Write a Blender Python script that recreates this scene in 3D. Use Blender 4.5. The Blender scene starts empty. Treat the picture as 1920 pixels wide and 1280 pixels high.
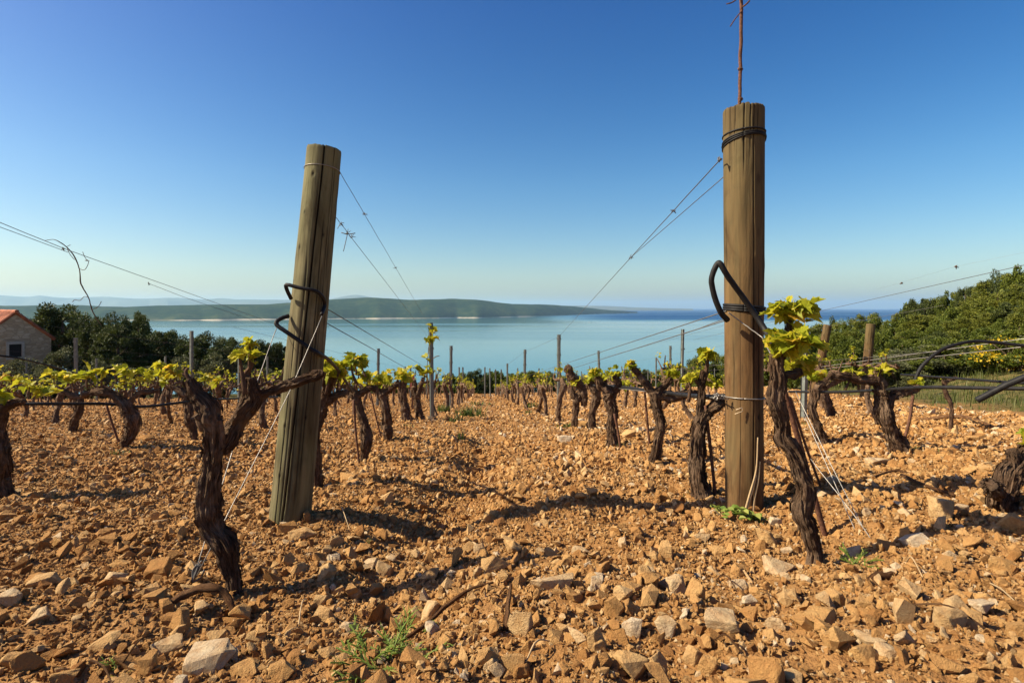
import bpy, bmesh, math, random
import numpy as np
from mathutils import Vector, Matrix
random.seed(7); RNG = np.random.default_rng(7)
S = bpy.context.scene; C = S.collection
R = math.radians; PI = math.pi
# ------------------------------------------------------------------ camera, sky, sun, exposure
F = 1000.0; CX = 960.0; HY = 577.0          # focal length / centre / horizon in photo pixels (1920 wide)
cam = bpy.data.cameras.new('camera'); camo = bpy.data.objects.new('camera', cam); C.objects.link(camo)
cam.sensor_width = 36; cam.lens = 36*F/1920; cam.shift_y = -(640-HY)/1920
cam.clip_start = .03; cam.clip_end = 200000
camo.location = (0, 0, 0); camo.rotation_euler = (R(90), 0, 0); S.camera = camo
SUN_EL, SUN_AZ = R(39), R(-96)               # azimuth from +Y, negative = towards the left
w = bpy.data.worlds.new('World'); S.world = w; w.use_nodes = True
nt = w.node_tree; bg = nt.nodes['Background']
sky = nt.nodes.new('ShaderNodeTexSky'); sky.sky_type = 'NISHITA'; sky.sun_disc = False
sky.sun_elevation = SUN_EL; sky.sun_rotation = SUN_AZ
sky.altitude = 60; sky.air_density = 1.0; sky.dust_density = 1.3; sky.ozone_density = 3.0
hs = nt.nodes.new('ShaderNodeHueSaturation'); hs.inputs['Saturation'].default_value = 1.4
nt.links.new(sky.outputs[0], hs.inputs['Color']); tn_ = nt.nodes.new('ShaderNodeMix'); tn_.data_type = 'RGBA'; tn_.blend_type = 'MULTIPLY'; tn_.inputs[0].default_value = 1
tc_ = nt.nodes.new('ShaderNodeTexCoord'); sx_ = nt.nodes.new('ShaderNodeSeparateXYZ'); nt.links.new(tc_.outputs['Generated'], sx_.inputs[0])
cr_ = nt.nodes.new('ShaderNodeValToRGB'); nt.links.new(sx_.outputs[2], cr_.inputs[0]); cr_.color_ramp.elements[0].color = (1.27, 1.27, 1.14, 1); e_ = cr_.color_ramp.elements.new(.22); e_.color = (1.38, 1.25, 1.18, 1)
cr_.color_ramp.elements[2].position = .55; cr_.color_ramp.elements[2].color = (1.05, .83, 1.08, 1); nt.links.new(cr_.outputs[0], tn_.inputs[7]); nt.links.new(hs.outputs[0], tn_.inputs[6]); nt.links.new(tn_.outputs[2], bg.inputs[0])
bg.inputs[1].default_value = .060
sl = bpy.data.lights.new('sun', 'SUN'); slo = bpy.data.objects.new('sun', sl); C.objects.link(slo)
sl.energy = 5.0; sl.angle = R(.5); sl.color = (1, .87, .64)
sd = Vector((math.sin(SUN_AZ)*math.cos(SUN_EL), math.cos(SUN_AZ)*math.cos(SUN_EL), math.sin(SUN_EL)))
slo.rotation_euler = sd.to_track_quat('Z', 'Y').to_euler()
S.view_settings.view_transform = 'Standard'; S.view_settings.look = 'None'
S.view_settings.exposure = 1.05; S.view_settings.gamma = 1
S.cycles.use_denoising = True; S.cycles.max_bounces = 8; S.cycles.volume_bounces = 1
S.cycles.transparent_max_bounces = 8
# ------------------------------------------------------------------ numbers
def _h(i, j, k, s):
    n = (i*374761393 + j*668265263 + k*1274126177 + s*974634533) & 0xffffffff
    n = ((n ^ (n >> 13))*1274126177) & 0xffffffff
    n = ((n ^ (n >> 16))*2246822519) & 0xffffffff
    return ((n ^ (n >> 15)) & 0xffff)/65535.0*2-1
def vn3(x, y, z, s=0):
    x = np.asarray(x, float); y = np.asarray(y, float); z = np.asarray(z, float)
    x, y, z = np.broadcast_arrays(x, y, z)
    i, j, k = [np.floor(a).astype(np.int64) for a in (x, y, z)]
    f, g, h = x-i, y-j, z-k
    f, g, h = [a*a*(3-2*a) for a in (f, g, h)]
    def L(a, b, t): return a+(b-a)*t
    return L(L(L(_h(i,j,k,s), _h(i+1,j,k,s), f), L(_h(i,j+1,k,s), _h(i+1,j+1,k,s), f), g),
             L(L(_h(i,j,k+1,s), _h(i+1,j,k+1,s), f), L(_h(i,j+1,k+1,s), _h(i+1,j+1,k+1,s), f), g), h)
def vn2(x, y, s=0): return vn3(x, y, 0.5, s)
def fbm2(x, y, o=4, s=0):
    r = 0; a = 1.
    for q in range(o): r = r+a*vn2(x*2**q+q*17.3, y*2**q-q*9.1, s+q); a *= .5
    return r
def verge_x(y): return np.maximum(3.3, 3.65+(np.asarray(y, float)-3.8)*.36)
def plane(x, y):
    x = np.asarray(x, float); y = np.asarray(y, float)
    z = -.4-.15*np.maximum(y, -1.2)-.02*np.minimum(y+1.2, 0)
    z = z+.05*np.clip(x, 0, 8)
    z = z-.17*np.maximum(y-36, 0)
    z = z+.16*np.maximum(0, x-verge_x(y)-1.0)*np.clip((60-y)/25, 0, 1)
    return z
def ground(x, y):
    x = np.asarray(x, float); y = np.asarray(y, float)
    r = np.sqrt(x*x+y*y)
    z = plane(x, y)+.030*vn2(x*1.7, y*1.7, 3)+.030*vn2(x*4.1, y*4.1, 4)
    z = z-(.05+.035*vn2(x*2, y*2.3, 91))*np.exp(-((x+.20+.06*vn2(y*1.5, y*0, 92))/.13)**2)*np.clip((y-.75)*3, 0, 1)*np.clip((6-y)/2, 0, 1)
    z = z+np.where(r < 14, .020*vn2(x*10, y*10, 5)+.010*vn2(x*26, y*26, 6), 0)
    z = z+np.where(r > 40, .25*vn2(x*.11, y*.11, 8)*np.clip((r-40)/20, 0, 1), 0)
    return z
def gz(x, y): return float(ground(x, y))
def W(px, py, d): return Vector(((px-CX)/F*d, d, -(py-HY)/F*d))
def depth_at(px, py):
    return .4/max(.012, (py-HY)/F-.15+.05*max((px-CX)/F, 0))
def interp(pts, x): return float(np.interp(x, [p[0] for p in pts], [p[1] for p in pts]))
# ------------------------------------------------------------------ objects
def setp(o, label=None, cat=None, group=None, kind=None):
    if label: o['label'] = label
    if cat: o['category'] = cat
    if group: o['group'] = group
    if kind: o['kind'] = kind
    return o
def empty(name, loc, label=None, cat=None, group=None, rot=None):
    o = bpy.data.objects.new(name, None); C.objects.link(o); o.location = loc; o.empty_display_size = .1
    if rot is not None: o.rotation_euler = rot
    return setp(o, label, cat, group)
class MB:
    """collects shapes into one mesh; per vertex: tint (float) and bk (vector, bark coordinates)"""
    def __init__(s): s.V = []; s.Fs = []; s.T = []; s.B = []; s.n = 0
    def add(s, v, f, tint=0.5, bk=None):
        v = np.asarray(v, float).reshape(-1, 3); m = len(v)
        s.V.append(v); s.T.append(np.broadcast_to(np.asarray(tint, float), (m,)))
        s.B.append(v*1.0 if bk is None else np.asarray(bk, float))
        if isinstance(f, np.ndarray): s.Fs.append(f+s.n)
        else: s.Fs.extend([[i+s.n for i in q] for q in f])
        s.n += m
    def build(s, name, mat, parent=None, smooth=False, loc=None):
        V = np.concatenate(s.V); T = np.concatenate(s.T); B = np.concatenate(s.B)
        if parent is not None:
            o_ = parent
            while o_.parent: o_ = o_.parent
            if s.__dict__.get('world', True): V = V-np.array(o_.location)
        elif loc is not None: V = V-np.array(loc)
        me = bpy.data.meshes.new(name)
        idx = []; st = []; tot = 0; starts = []
        for q in s.Fs:
            if isinstance(q, np.ndarray):
                k = q.shape[1]; starts.append(tot+np.arange(len(q))*k); idx.append(q.ravel()); tot += q.size
            else:
                starts.append(np.array([tot])); idx.append(np.array(q)); tot += len(q)
        idx = np.concatenate(idx).astype(np.int32); starts = np.concatenate(starts).astype(np.int32)
        me.vertices.add(len(V)); me.vertices.foreach_set('co', V.astype(np.float32).ravel())
        me.loops.add(len(idx)); me.loops.foreach_set('vertex_index', idx)
        me.polygons.add(len(starts)); me.polygons.foreach_set('loop_start', starts)
        if smooth: me.polygons.foreach_set('use_smooth', np.ones(len(starts), bool))
        else: me.polygons.foreach_set('use_smooth', np.zeros(len(starts), bool))
        a = me.attributes.new('tint', 'FLOAT', 'POINT'); a.data.foreach_set('value', T.astype(np.float32))
        a = me.attributes.new('bk', 'FLOAT_VECTOR', 'POINT'); a.data.foreach_set('vector', B.astype(np.float32).ravel())
        me.update(calc_edges=True); me.validate()
        if mat: me.materials.append(mat)
        o = bpy.data.objects.new(name, me); C.objects.link(o)
        if parent is not None: o.parent = parent
        elif loc is not None: o.location = loc
        return o
def local(mb): mb.world = False; return mb
def catmull(P, n):
    P = np.asarray(P, float)
    if len(P) == 2: return np.array([P[0]+(P[1]-P[0])*t for t in np.linspace(0, 1, n+1)])
    Q = np.vstack([2*P[0]-P[1], P, 2*P[-1]-P[-2]]); out = []
    for i in range(1, len(Q)-2):
        a, b, c, d = Q[i-1:i+3]
        for t in np.linspace(0, 1, n, endpoint=False):
            out.append(.5*((2*b)+(c-a)*t+(2*a-5*b+4*c-d)*t*t+(3*b-a-3*c+d)*t**3))
    out.append(P[-1]); return np.array(out)
def tube(mb, pts, rad, seg=8, n=4, amp=0., freq=(3, 14), seed=0, tint=.5, cap=True, knob=0., shag=0):
    pts = [list(p) for p in pts]
    if not hasattr(rad, '__len__'): rad = [rad]*len(pts)
    Q = catmull([p+[r] for p, r in zip(pts, rad)], n); P = Q[:, :3]; r = np.maximum(Q[:, 3], 1e-4)
    if knob:
        q_ = np.concatenate([[0], np.cumsum(np.linalg.norm(np.diff(P, axis=0), axis=1))])/(r.mean()*2.6); w_ = np.minimum(1, np.minimum(np.arange(len(P)), len(P)-1-np.arange(len(P)))/6.)
        P = P+(r*.42*w_)[:, None]*np.stack([vn3(q_, seed*3.3, .5, 61), vn3(q_, seed*3.3, 7.5, 62), vn3(q_, seed*3.3, 15.5, 63)], -1)
    m = len(P); T = np.gradient(P, axis=0); T /= np.linalg.norm(T, axis=1)[:, None]+1e-12
    u = np.cross(T[0], [0.31, .17, .93]) if abs(T[0][2]) < .9 else np.cross(T[0], [1, .2, 0]); u /= np.linalg.norm(u)
    U = np.zeros((m, 3))
    for i in range(m):
        u = u-T[i]*np.dot(u, T[i]); u /= np.linalg.norm(u)+1e-12; U[i] = u
    Vv = np.cross(T, U)
    s = np.concatenate([[0], np.cumsum(np.linalg.norm(np.diff(P, axis=0), axis=1))])
    th = np.arange(seg)/seg*2*PI
    ct, sn = np.cos(th), np.sin(th)
    rr = np.repeat(r[:, None], seg, 1)
    if amp:
        tw = th[None, :]+s[:, None]*.9+.35*vn2(s[:, None]*9, seed*1.7, 33)
        a, b = np.cos(tw), np.sin(tw)
        nz = vn3(a*freq[0]+seed*7.7, b*freq[0], s[:, None]*freq[1]*.35, 11+seed)*.55+vn3(a*freq[0]*2.3, b*freq[0]*2.3+seed*3.1, s[:, None]*freq[1], 23+seed)*.35
        nz = nz+vn3(a*.9+seed, b*.9, s[:, None]*freq[1]*1.4, 31)*.7*knob
        rg = 1-np.abs(vn3(a*5.5+seed, b*5.5, s[:, None]*freq[1]*.28, 47))*2
        rr = rr*(1+amp*nz+amp*.45*np.clip(rg, -1, 1))*(.86 if knob else 1)
        rr = rr*(1+amp*.45*vn3(a*7+seed, b*7, s[:, None]*freq[1]*4.5, 53))
        if knob:
            br = random.Random(seed*31+m)
            for _ in range(int(s[-1]/(r.mean()*2.2)*knob)+1):
                s0, t0, wd, h = br.uniform(0, s[-1]), br.uniform(0, 2*PI), br.uniform(.3, .7), br.uniform(.08, .42)*knob
                dt = np.abs((th[None]-t0+PI) % (2*PI)-PI)
                rr = rr+r.mean()*h*np.exp(-(dt/(wd*.8))**2-((s[:, None]-s0)/(r.mean()*wd))**2)*(.8+.5*nz)
    V = P[:, None, :]+rr[:, :, None]*(ct[None, :, None]*U[:, None, :]+sn[None, :, None]*Vv[:, None, :])
    if shag:
        br = random.Random(seed*17+5); step = max(1e-5, s[-1]/(m-1))
        for _ in range(shag):
            k0 = br.randrange(0, m-3); ln = max(2, int(br.uniform(.03, .13)/step)); k1 = min(m-1, k0+ln); t0 = br.uniform(0, 2*PI); dw = br.uniform(.05, .16); fl = br.uniform(.05, .4)*r[k0]; tw = br.uniform(-.4, .4)
            sv = []; dr_ = br.random() < .5
            for k in range(k0, k1+1):
                u_ = (k-k0)/max(1, k1-k0); lift = .0012+fl*((u_ if dr_ else 1-u_)**2.5); ta = t0+tw*u_; tp = .25+.75*math.sin(PI*min(1, max(0, .08+.9*u_)))
                for e in (-1, 1):
                    a_ = ta+e*dw*tp; R0 = rr[k][int(round(a_/(2*PI)*seg)) % seg]+lift
                    sv.append((P[k]+R0*(math.cos(a_)*U[k]+math.sin(a_)*Vv[k])))
            q_ = (len(sv)//2)-1
            mb.add(sv, np.array([[2*i, 2*i+1, 2*i+3, 2*i+2] for i in range(q_)]), tint, np.array([[math.cos(t0)*.03+.02*(i % 2), math.sin(t0)*.03, s[min(m-1, k0+i//2)]+seed] for i in range(len(sv))]))
    bk = np.stack([np.repeat(ct[None]*.03, m, 0), np.repeat(sn[None]*.03, m, 0), np.repeat(s[:, None]+seed*1.3, seg, 1)], -1)
    i = np.arange(m-1)[:, None]*seg; j = np.arange(seg)[None]; k = (j+1) % seg
    f = np.stack([i+j, i+k, i+seg+k, i+seg+j], -1).reshape(-1, 4)
    V = V.reshape(-1, 3); bk = bk.reshape(-1, 3)
    if cap:
        V = np.vstack([V, P[0]-T[0]*r[0]*.3, P[-1]+T[-1]*r[-1]*.35]); bk = np.vstack([bk, bk[0], bk[-1]])
        c0 = np.stack([np.full(seg, m*seg), (np.arange(seg)+1) % seg, np.arange(seg)], -1)
        c1 = np.stack([np.full(seg, m*seg+1), (m-1)*seg+np.arange(seg), (m-1)*seg+(np.arange(seg)+1) % seg], -1)
        base = mb.n; mb.add(V, f, tint, bk)
        mb.Fs.append(c0+base); mb.Fs.append(c1+base)
    else: mb.add(V, f, tint, bk)
def box(mb, c, s, rot=None, tint=.5):
    v = np.array([[x, y, z] for x in (-.5, .5) for y in (-.5, .5) for z in (-.5, .5)])*np.array(s)
    if rot is not None: v = v@np.array(rot.to_3x3()).T
    mb.add(v+np.array(c), np.array([[0,1,3,2],[4,6,7,5],[0,4,5,1],[2,3,7,6],[0,2,6,4],[1,5,7,3]]), tint)
# ------------------------------------------------------------------ materials
def mat(name):
    m = bpy.data.materials.new(name); m.use_nodes = True
    return m, m.node_tree, m.node_tree.nodes['Principled BSDF']
def nd(t, k, **kw):
    n = t.nodes.new(k)
    for a, b in kw.items(): setattr(n, a, b)
    return n
def noise(t, vec, scale, detail=4, rough=.55, sc=None, dist=0):
    n = nd(t, 'ShaderNodeTexNoise'); n.inputs['Scale'].default_value = scale; n.inputs['Detail'].default_value = detail
    n.inputs['Roughness'].default_value = rough; n.inputs['Distortion'].default_value = dist
    if sc:
        mp = nd(t, 'ShaderNodeMapping'); mp.inputs['Scale'].default_value = sc; t.links.new(vec, mp.inputs[0]); vec = mp.outputs[0]
    t.links.new(vec, n.inputs['Vector']); return n.outputs['Fac']
def ramp(t, fac, stops, interp='LINEAR'):
    n = nd(t, 'ShaderNodeValToRGB'); n.color_ramp.interpolation = interp
    e = n.color_ramp.elements
    while len(e) < len(stops): e.new(.5)
    for a, (p, c) in zip(e, stops): a.position = p; a.color = (*c, 1) if len(c) == 3 else c
    t.links.new(fac, n.inputs[0]); return n.outputs[0]
def mix(t, fac, a, b, mode='MIX'):
    n = nd(t, 'ShaderNodeMix', data_type='RGBA', blend_type=mode)
    for s, v in ((n.inputs[0], fac), (n.inputs[6], a), (n.inputs[7], b)):
        if isinstance(v, bpy.types.NodeSocket): t.links.new(v, s)
        else: s.default_value = v if not isinstance(v, tuple) or len(v) == 4 else (*v, 1)
    return n.outputs[2]
def mth(t, op, a, b=0., c=None):
    n = nd(t, 'ShaderNodeMath', operation=op)
    for s, v in zip(n.inputs, (a, b, c)):
        if v is None: continue
        if isinstance(v, bpy.types.NodeSocket): t.links.new(v, s)
        else: s.default_value = v
    return n.outputs[0]
def bump(t, b, h, strength, dist):
    n = nd(t, 'ShaderNodeBump'); n.inputs['Strength'].default_value = strength; n.inputs['Distance'].default_value = dist
    t.links.new(h, n.inputs['Height']); t.links.new(n.outputs[0], b.inputs['Normal'])
def attr(t, name, out='Fac'): n = nd(t, 'ShaderNodeAttribute', attribute_name=name); return n.outputs[out]
def ocoord(t): return nd(t, 'ShaderNodeTexCoord').outputs['Object']
def gpos(t): return nd(t, 'ShaderNodeNewGeometry').outputs['Position']
def simple(name, col, rough=.6, metal=0., var=.25, vs=40., spec=.5, bs=0.):
    m, t, b = mat(name); n = noise(t, ocoord(t), vs, 5)
    c = tuple(x*(1-var) for x in col); d = tuple(min(1, x*(1+var)) for x in col)
    t.links.new(ramp(t, n, [(.3, c), (.7, d)]), b.inputs['Base Color'])
    b.inputs['Roughness'].default_value = rough; b.inputs['Metallic'].default_value = metal
    b.inputs['Specular IOR Level'].default_value = spec
    if bs: bump(t, b, n, bs, .004)
    return m
M = {}
# soil: ochre earth, its colour darkened to imitate deep shade between stones, greener under the grass verge and in the woods
m, t, b = mat('soil'); p = gpos(t)
n1 = noise(t, p, 2.2, 6); n2 = noise(t, p, 55, 6, .65); n3 = noise(t, p, 240, 4)
c = mix(t, ramp(t, n1, [(.35, (0, 0, 0)), (.65, (1, 1, 1))]), (.275, .138, .047), (.345, .187, .071))
c = mix(t, ramp(t, n2, [(.3, (1, 1, 1)), (.5, (0, 0, 0))]), c, (.13, .058, .022))
g = ramp(t, noise(t, p, 3.5, 6, .7), [(.3, (.035, .045, .012)), (.5, (.085, .08, .024)), (.7, (.20, .14, .055))])
t.links.new(mix(t, attr(t, 'tint'), c, g), b.inputs['Base Color'])
b.inputs['Roughness'].default_value = .95; b.inputs['Specular IOR Level'].default_value = .1
bump(t, b, mth(t, 'ADD', n2, mth(t, 'MULTIPLY', n3, .5)), .9, .012); M['soil'] = m
# limestone gravel
m, t, b = mat('limestone'); p = gpos(t)
base = ramp(t, attr(t, 'tint'), [(0, (.21, .094, .028)), (.3, (.41, .217, .074)), (.55, (.525, .312, .120)), (.78, (.58, .388, .180)), (.9, (.60, .45, .265)), (1, (.64, .54, .38))])
n1 = noise(t, p, 70, 8, .7); n2 = noise(t, p, 380, 5, .7)
c = mix(t, ramp(t, n1, [(.35, (1, 1, 1)), (.62, (0, 0, 0))]), base, (.36, .165, .055), 'MIX')
c = mix(t, .55, base, c); c = mix(t, .35, c, ramp(t, n2, [(.3, (.35, .35, .35)), (.7, (1, 1, 1))]), 'MULTIPLY')
t.links.new(c, b.inputs['Base Color']); b.inputs['Roughness'].default_value = .92; b.inputs['Specular IOR Level'].default_value = .12
bump(t, b, mth(t, 'ADD', n1, mth(t, 'MULTIPLY', n2, .4)), 1.0, .009); M['stone'] = m
# post wood
def wood(name, pale, mid, dark, green):
    m, t, b = mat(name); p = ocoord(t)
    g1 = noise(t, p, 1, 7, .6, (26, 26, 2.6), 1.4); g2 = noise(t, p, 1, 5, .6, (150, 150, 5)); g3 = noise(t, p, 6, 5); g4 = noise(t, p, 1, 4, .6, (9, 9, 1.1), 1.2)
    c = ramp(t, g1, [(.28, dark), (.45, mid), (.72, pale)])
    c = mix(t, mth(t, 'MULTIPLY', ramp(t, g4, [(.42, (0, 0, 0)), (.62, (1, 1, 1))]), .7), c, mix(t, .5, c, green))
    c = mix(t, ramp(t, g3, [(.3, (.75, .75, .75)), (.5, (0, 0, 0))]), c, mix(t, .6, c, green))
    s = nd(t, 'ShaderNodeSeparateXYZ'); t.links.new(p, s.inputs[0])
    top = nd(t, 'ShaderNodeMapRange'); top.inputs[1].default_value = .72; top.inputs[2].default_value = 1.15
    t.links.new(mth(t, 'ADD', s.outputs[2], mth(t, 'MULTIPLY', g3, .35)), top.inputs[0])
    c = mix(t, mth(t, 'MULTIPLY', top.outputs[0], .5), c, green)
    c = mix(t, ramp(t, g2, [(.28, (.5, .5, .5)), (.40, (0, 0, 0))]), c, dark)
    c = mix(t, 1.0, c, ramp(t, noise(t, p, 1, 5, .65, (11, 11, 3.2), .8), [(.32, (.55, .5, .45)), (.5, (1, 1, 1)), (.7, (1.25, 1.22, 1.15))]), 'MULTIPLY')
    c = mix(t, attr(t, 'tint'), (.012, .008, .005), c)
    v = nd(t, 'ShaderNodeTexVoronoi'); v.inputs['Scale'].default_value = 1; v.inputs['Randomness'].default_value = 1
    mp = nd(t, 'ShaderNodeMapping'); mp.inputs['Scale'].default_value = (14, 14, 6); t.links.new(p, mp.inputs[0]); t.links.new(mp.outputs[0], v.inputs['Vector'])
    c = mix(t, ramp(t, v.outputs['Distance'], [(.06, (.8, .8, .8)), (.16, (0, 0, 0))]), c, dark)
    t.links.new(c, b.inputs['Base Color']); b.inputs['Roughness'].default_value = .85; b.inputs['Specular IOR Level'].default_value = .2
    bump(t, b, mth(t, 'ADD', g1, mth(t, 'MULTIPLY', g2, .6)), .5, .004); return m
M['wood_a'] = wood('weathered_post_wood', (.215, .185, .105), (.100, .080, .040), (.05, .034, .018), (.16, .16, .075))
M['wood_b'] = wood('brown_post_wood', (.165, .097, .040), (.104, .055, .021), (.042, .022, .010), (.105, .088, .040))
M['wood_cut'] = simple('scored_wood', (.55, .42, .26), .8)
# bark
def bark(name, pale, mid, dark):
    m, t, b = mat(name); p = attr(t, 'bk', 'Vector')
    g1 = noise(t, p, 1, 7, .65, (150, 150, 24), 1.6); g2 = noise(t, p, 1, 4, .6, (420, 420, 40)); g3 = noise(t, ocoord(t), 18, 4)
    c = ramp(t, g1, [(.32, dark), (.5, mid), (.74, pale)])
    c = mix(t, ramp(t, g3, [(.45, (0, 0, 0)), (.7, (.6, .6, .6))]), c, pale)
    t.links.new(c, b.inputs['Base Color']); b.inputs['Roughness'].default_value = .95; b.inputs['Specular IOR Level'].default_value = .1
    bump(t, b, mth(t, 'ADD', g1, mth(t, 'MULTIPLY', g2, .5)), 1.0, .012); return m
M['bark'] = bark('vine_bark', (.32, .22, .145), (.112, .063, .036), (.010, .006, .004))
M['cane'] = bark('vine_cane', (.30, .19, .125), (.17, .098, .06), (.05, .028, .018))
M['twig'] = bark('dry_twig', (.30, .17, .085), (.16, .075, .033), (.05, .024, .012))
M['straw'] = simple('dry_stalk', (.36, .25, .13), .8)
M['treebark'] = bark('tree_bark', (.20, .15, .11), (.11, .075, .05), (.03, .02, .014))
# foliage
def leafm(name, stops, trans=.45, rough=.5, tcol=None):
    m, t, b = mat(name); c = ramp(t, attr(t, 'tint'), stops)
    n = noise(t, gpos(t), 90, 3); c = mix(t, .4, c, ramp(t, n, [(.3, (.6, .6, .6)), (.7, (1, 1, 1))]), 'MULTIPLY')
    t.links.new(c, b.inputs['Base Color']); b.inputs['Roughness'].default_value = rough; b.inputs['Specular IOR Level'].default_value = .25
    tr = nd(t, 'ShaderNodeBsdfTranslucent'); ms = nd(t, 'ShaderNodeMixShader'); ms.inputs[0].default_value = trans
    t.links.new(c, tr.inputs[0]); t.links.new(b.outputs[0], ms.inputs[1]); t.links.new(tr.outputs[0], ms.inputs[2])
    t.links.new(ms.outputs[0], t.nodes['Material Output'].inputs[0]); return m
M['vleaf'] = leafm('young_vine_leaf', [(0, (.22, .27, .015)), (.4, (.40, .39, .022)), (.7, (.58, .50, .035)), (.9, (.72, .47, .05)), (1, (.60, .24, .08))], .5)
M['pine'] = leafm('pine_needles', [(0, (.028, .040, .010)), (.5, (.068, .088, .020)), (1, (.135, .15, .032))], .2, .6)
M['wood_leaf'] = leafm('evergreen_leaf', [(0, (.048, .070, .009)), (.5, (.115, .145, .018)), (1, (.21, .22, .034))], .3, .55)
M['conifer'] = leafm('conifer_needles', [(0, (.055, .072, .010)), (.5, (.14, .16, .02)), (1, (.25, .24, .04))], .3, .6)
M['olive'] = leafm('grey_green_leaf', [(0, (.05, .06, .022)), (.5, (.105, .115, .045)), (1, (.17, .17, .08))], .25, .6)
M['broom'] = leafm('yellow_broom_flower', [(0, (.45, .30, .01)), (1, (.75, .52, .02))], .35)
M['grass'] = leafm('grass_blade', [(0, (.05, .085, .015)), (.55, (.11, .155, .025)), (.85, (.26, .24, .07)), (1, (.42, .33, .16))], .35)
M['verge'] = leafm('verge_blade', [(0, (.05, .065, .014)), (.45, (.10, .12, .024)), (.7, (.19, .17, .06)), (1, (.34, .25, .12))], .3)
M['weed'] = leafm('weed_leaf', [(0, (.09, .15, .02)), (.6, (.19, .26, .04)), (1, (.32, .34, .08))], .35)
# man-made
M['steel'] = simple('galvanised_steel', (.17, .185, .165), .55, .35, .25, 30)
M['wire'] = simple('galvanised_wire', (.27, .25, .22), .45, .6, .2, 30)
M['wiredark'] = simple('dull_wire', (.10, .095, .09), .6, .3, .2, 30)
M['hose'] = simple('black_hose', (.011, .010, .010), .62, 0, .5, 45, .25, .3)
M['rust'] = simple('rusty_iron', (.12, .055, .032), .85, .2, .45, 120, .3, .5)
M['red'] = simple('red_board', (.30, .07, .045), .8, 0, .2)
M['white'] = simple('white_paint', (.75, .75, .72), .5)
M['dark'] = simple('dark_opening', (.012, .011, .010), .9)
# house wall: rubble courses
m, t, b = mat('rubble_wall'); p = ocoord(t)
mp = nd(t, 'ShaderNodeMapping'); mp.inputs['Scale'].default_value = (4.2, 4.2, 8.5); t.links.new(p, mp.inputs[0])
v = nd(t, 'ShaderNodeTexVoronoi'); v.inputs['Scale'].default_value = 1; t.links.new(mp.outputs[0], v.inputs['Vector'])
ve = nd(t, 'ShaderNodeTexVoronoi', feature='DISTANCE_TO_EDGE'); ve.inputs['Scale'].default_value = 1; t.links.new(mp.outputs[0], ve.inputs['Vector'])
sc = nd(t, 'ShaderNodeSeparateColor'); t.links.new(v.outputs['Color'], sc.inputs[0])
c = ramp(t, sc.outputs[0], [(0, (.36, .255, .15)), (.5, (.46, .34, .21)), (1, (.55, .43, .29))])
c = mix(t, ramp(t, ve.outputs['Distance'], [(.02, (1, 1, 1)), (.09, (0, 0, 0))]), c, (.34, .25, .155))
t.links.new(c, b.inputs['Base Color']); b.inputs['Roughness'].default_value = .95; bump(t, b, ve.outputs['Distance'], .5, .05); M['wall'] = m
M['tile'] = simple('red_roof_tile', (.31, .095, .04), .85, 0, .4, 5)
# island woods with pale rock by the water
m, t, b = mat('island_woods'); p = gpos(t)
s = nd(t, 'ShaderNodeSeparateXYZ'); t.links.new(p, s.inputs[0])
n1 = noise(t, p, .006, 6, .6); n2 = noise(t, p, .03, 5, .7)
c = ramp(t, mth(t, 'ADD', mth(t, 'MULTIPLY', n1, .45), mth(t, 'MULTIPLY', n2, .55)), [(.36, (.006, .016, .010)), (.5, (.016, .034, .016)), (.62, (.046, .060, .024))])
hgt = mth(t, 'ADD', s.outputs[2], mth(t, 'MULTIPLY', n1, -14))
rk = ramp(t, mth(t, 'DIVIDE', mth(t, 'ADD', hgt, 70), 20), [(.22, (1, 1, 1)), (.34, (0, 0, 0))])
rk = mth(t, 'MULTIPLY', rk, ramp(t, noise(t, p, .0022, 3), [(.30, (.1, .1, .1)), (.44, (1, 1, 1))]))
t.links.new(mix(t, rk, c, (.42, .36, .28)), b.inputs['Base Color']); b.inputs['Roughness'].default_value = 1; b.inputs['Specular IOR Level'].default_value = 0
M['island'] = m
M['mountain'] = simple('far_slopes', (.09, .10, .07), 1, 0, .3, .002, 0)
# sea: calm pale water with darker wind-ruffled bands
m, t, b = mat('sea_water'); p = gpos(t)
st = noise(t, p, 1, 4, .55, (.00012, .0011, 1), .6); st2 = noise(t, p, 1, 5, .6, (.0008, .006, 1), .4)
s = nd(t, 'ShaderNodeSeparateXYZ'); t.links.new(p, s.inputs[0])
far = nd(t, 'ShaderNodeMapRange', interpolation_type='SMOOTHSTEP'); far.inputs[1].default_value = 2100; far.inputs[2].default_value = 3000; t.links.new(s.outputs[1], far.inputs[0])
rt = nd(t, 'ShaderNodeMapRange', interpolation_type='SMOOTHSTEP'); rt.inputs[1].default_value = .0; rt.inputs[2].default_value = .24
t.links.new(mth(t, 'DIVIDE', s.outputs[0], s.outputs[1]), rt.inputs[0])
ruf = mth(t, 'ADD', mth(t, 'MULTIPLY', mth(t, 'MULTIPLY', far.outputs[0], rt.outputs[0]), 1.0), mth(t, 'MULTIPLY', ramp(t, mth(t, 'ADD', mth(t, 'MULTIPLY', st, .75), mth(t, 'MULTIPLY', st2, .25)), [(.5, (0, 0, 0)), (.66, (1, 1, 1))]), .35))
t.links.new(mix(t, ruf, (.05, .155, .18), (.003, .042, .135)), b.inputs['Base Color'])
t.links.new(mth(t, 'ADD', mth(t, 'MULTIPLY', ruf, .4), .07), b.inputs['Roughness'])
b.inputs['IOR'].default_value = 1.33
wv = noise(t, p, 1, 3, .6, (.5, .9, 1)); bump(t, b, wv, .14, .25)
t.links.new(mth(t, 'SUBTRACT', .5, mth(t, 'MULTIPLY', ruf, .46)), b.inputs['Specular IOR Level'])
M['sea'] = m
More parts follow.
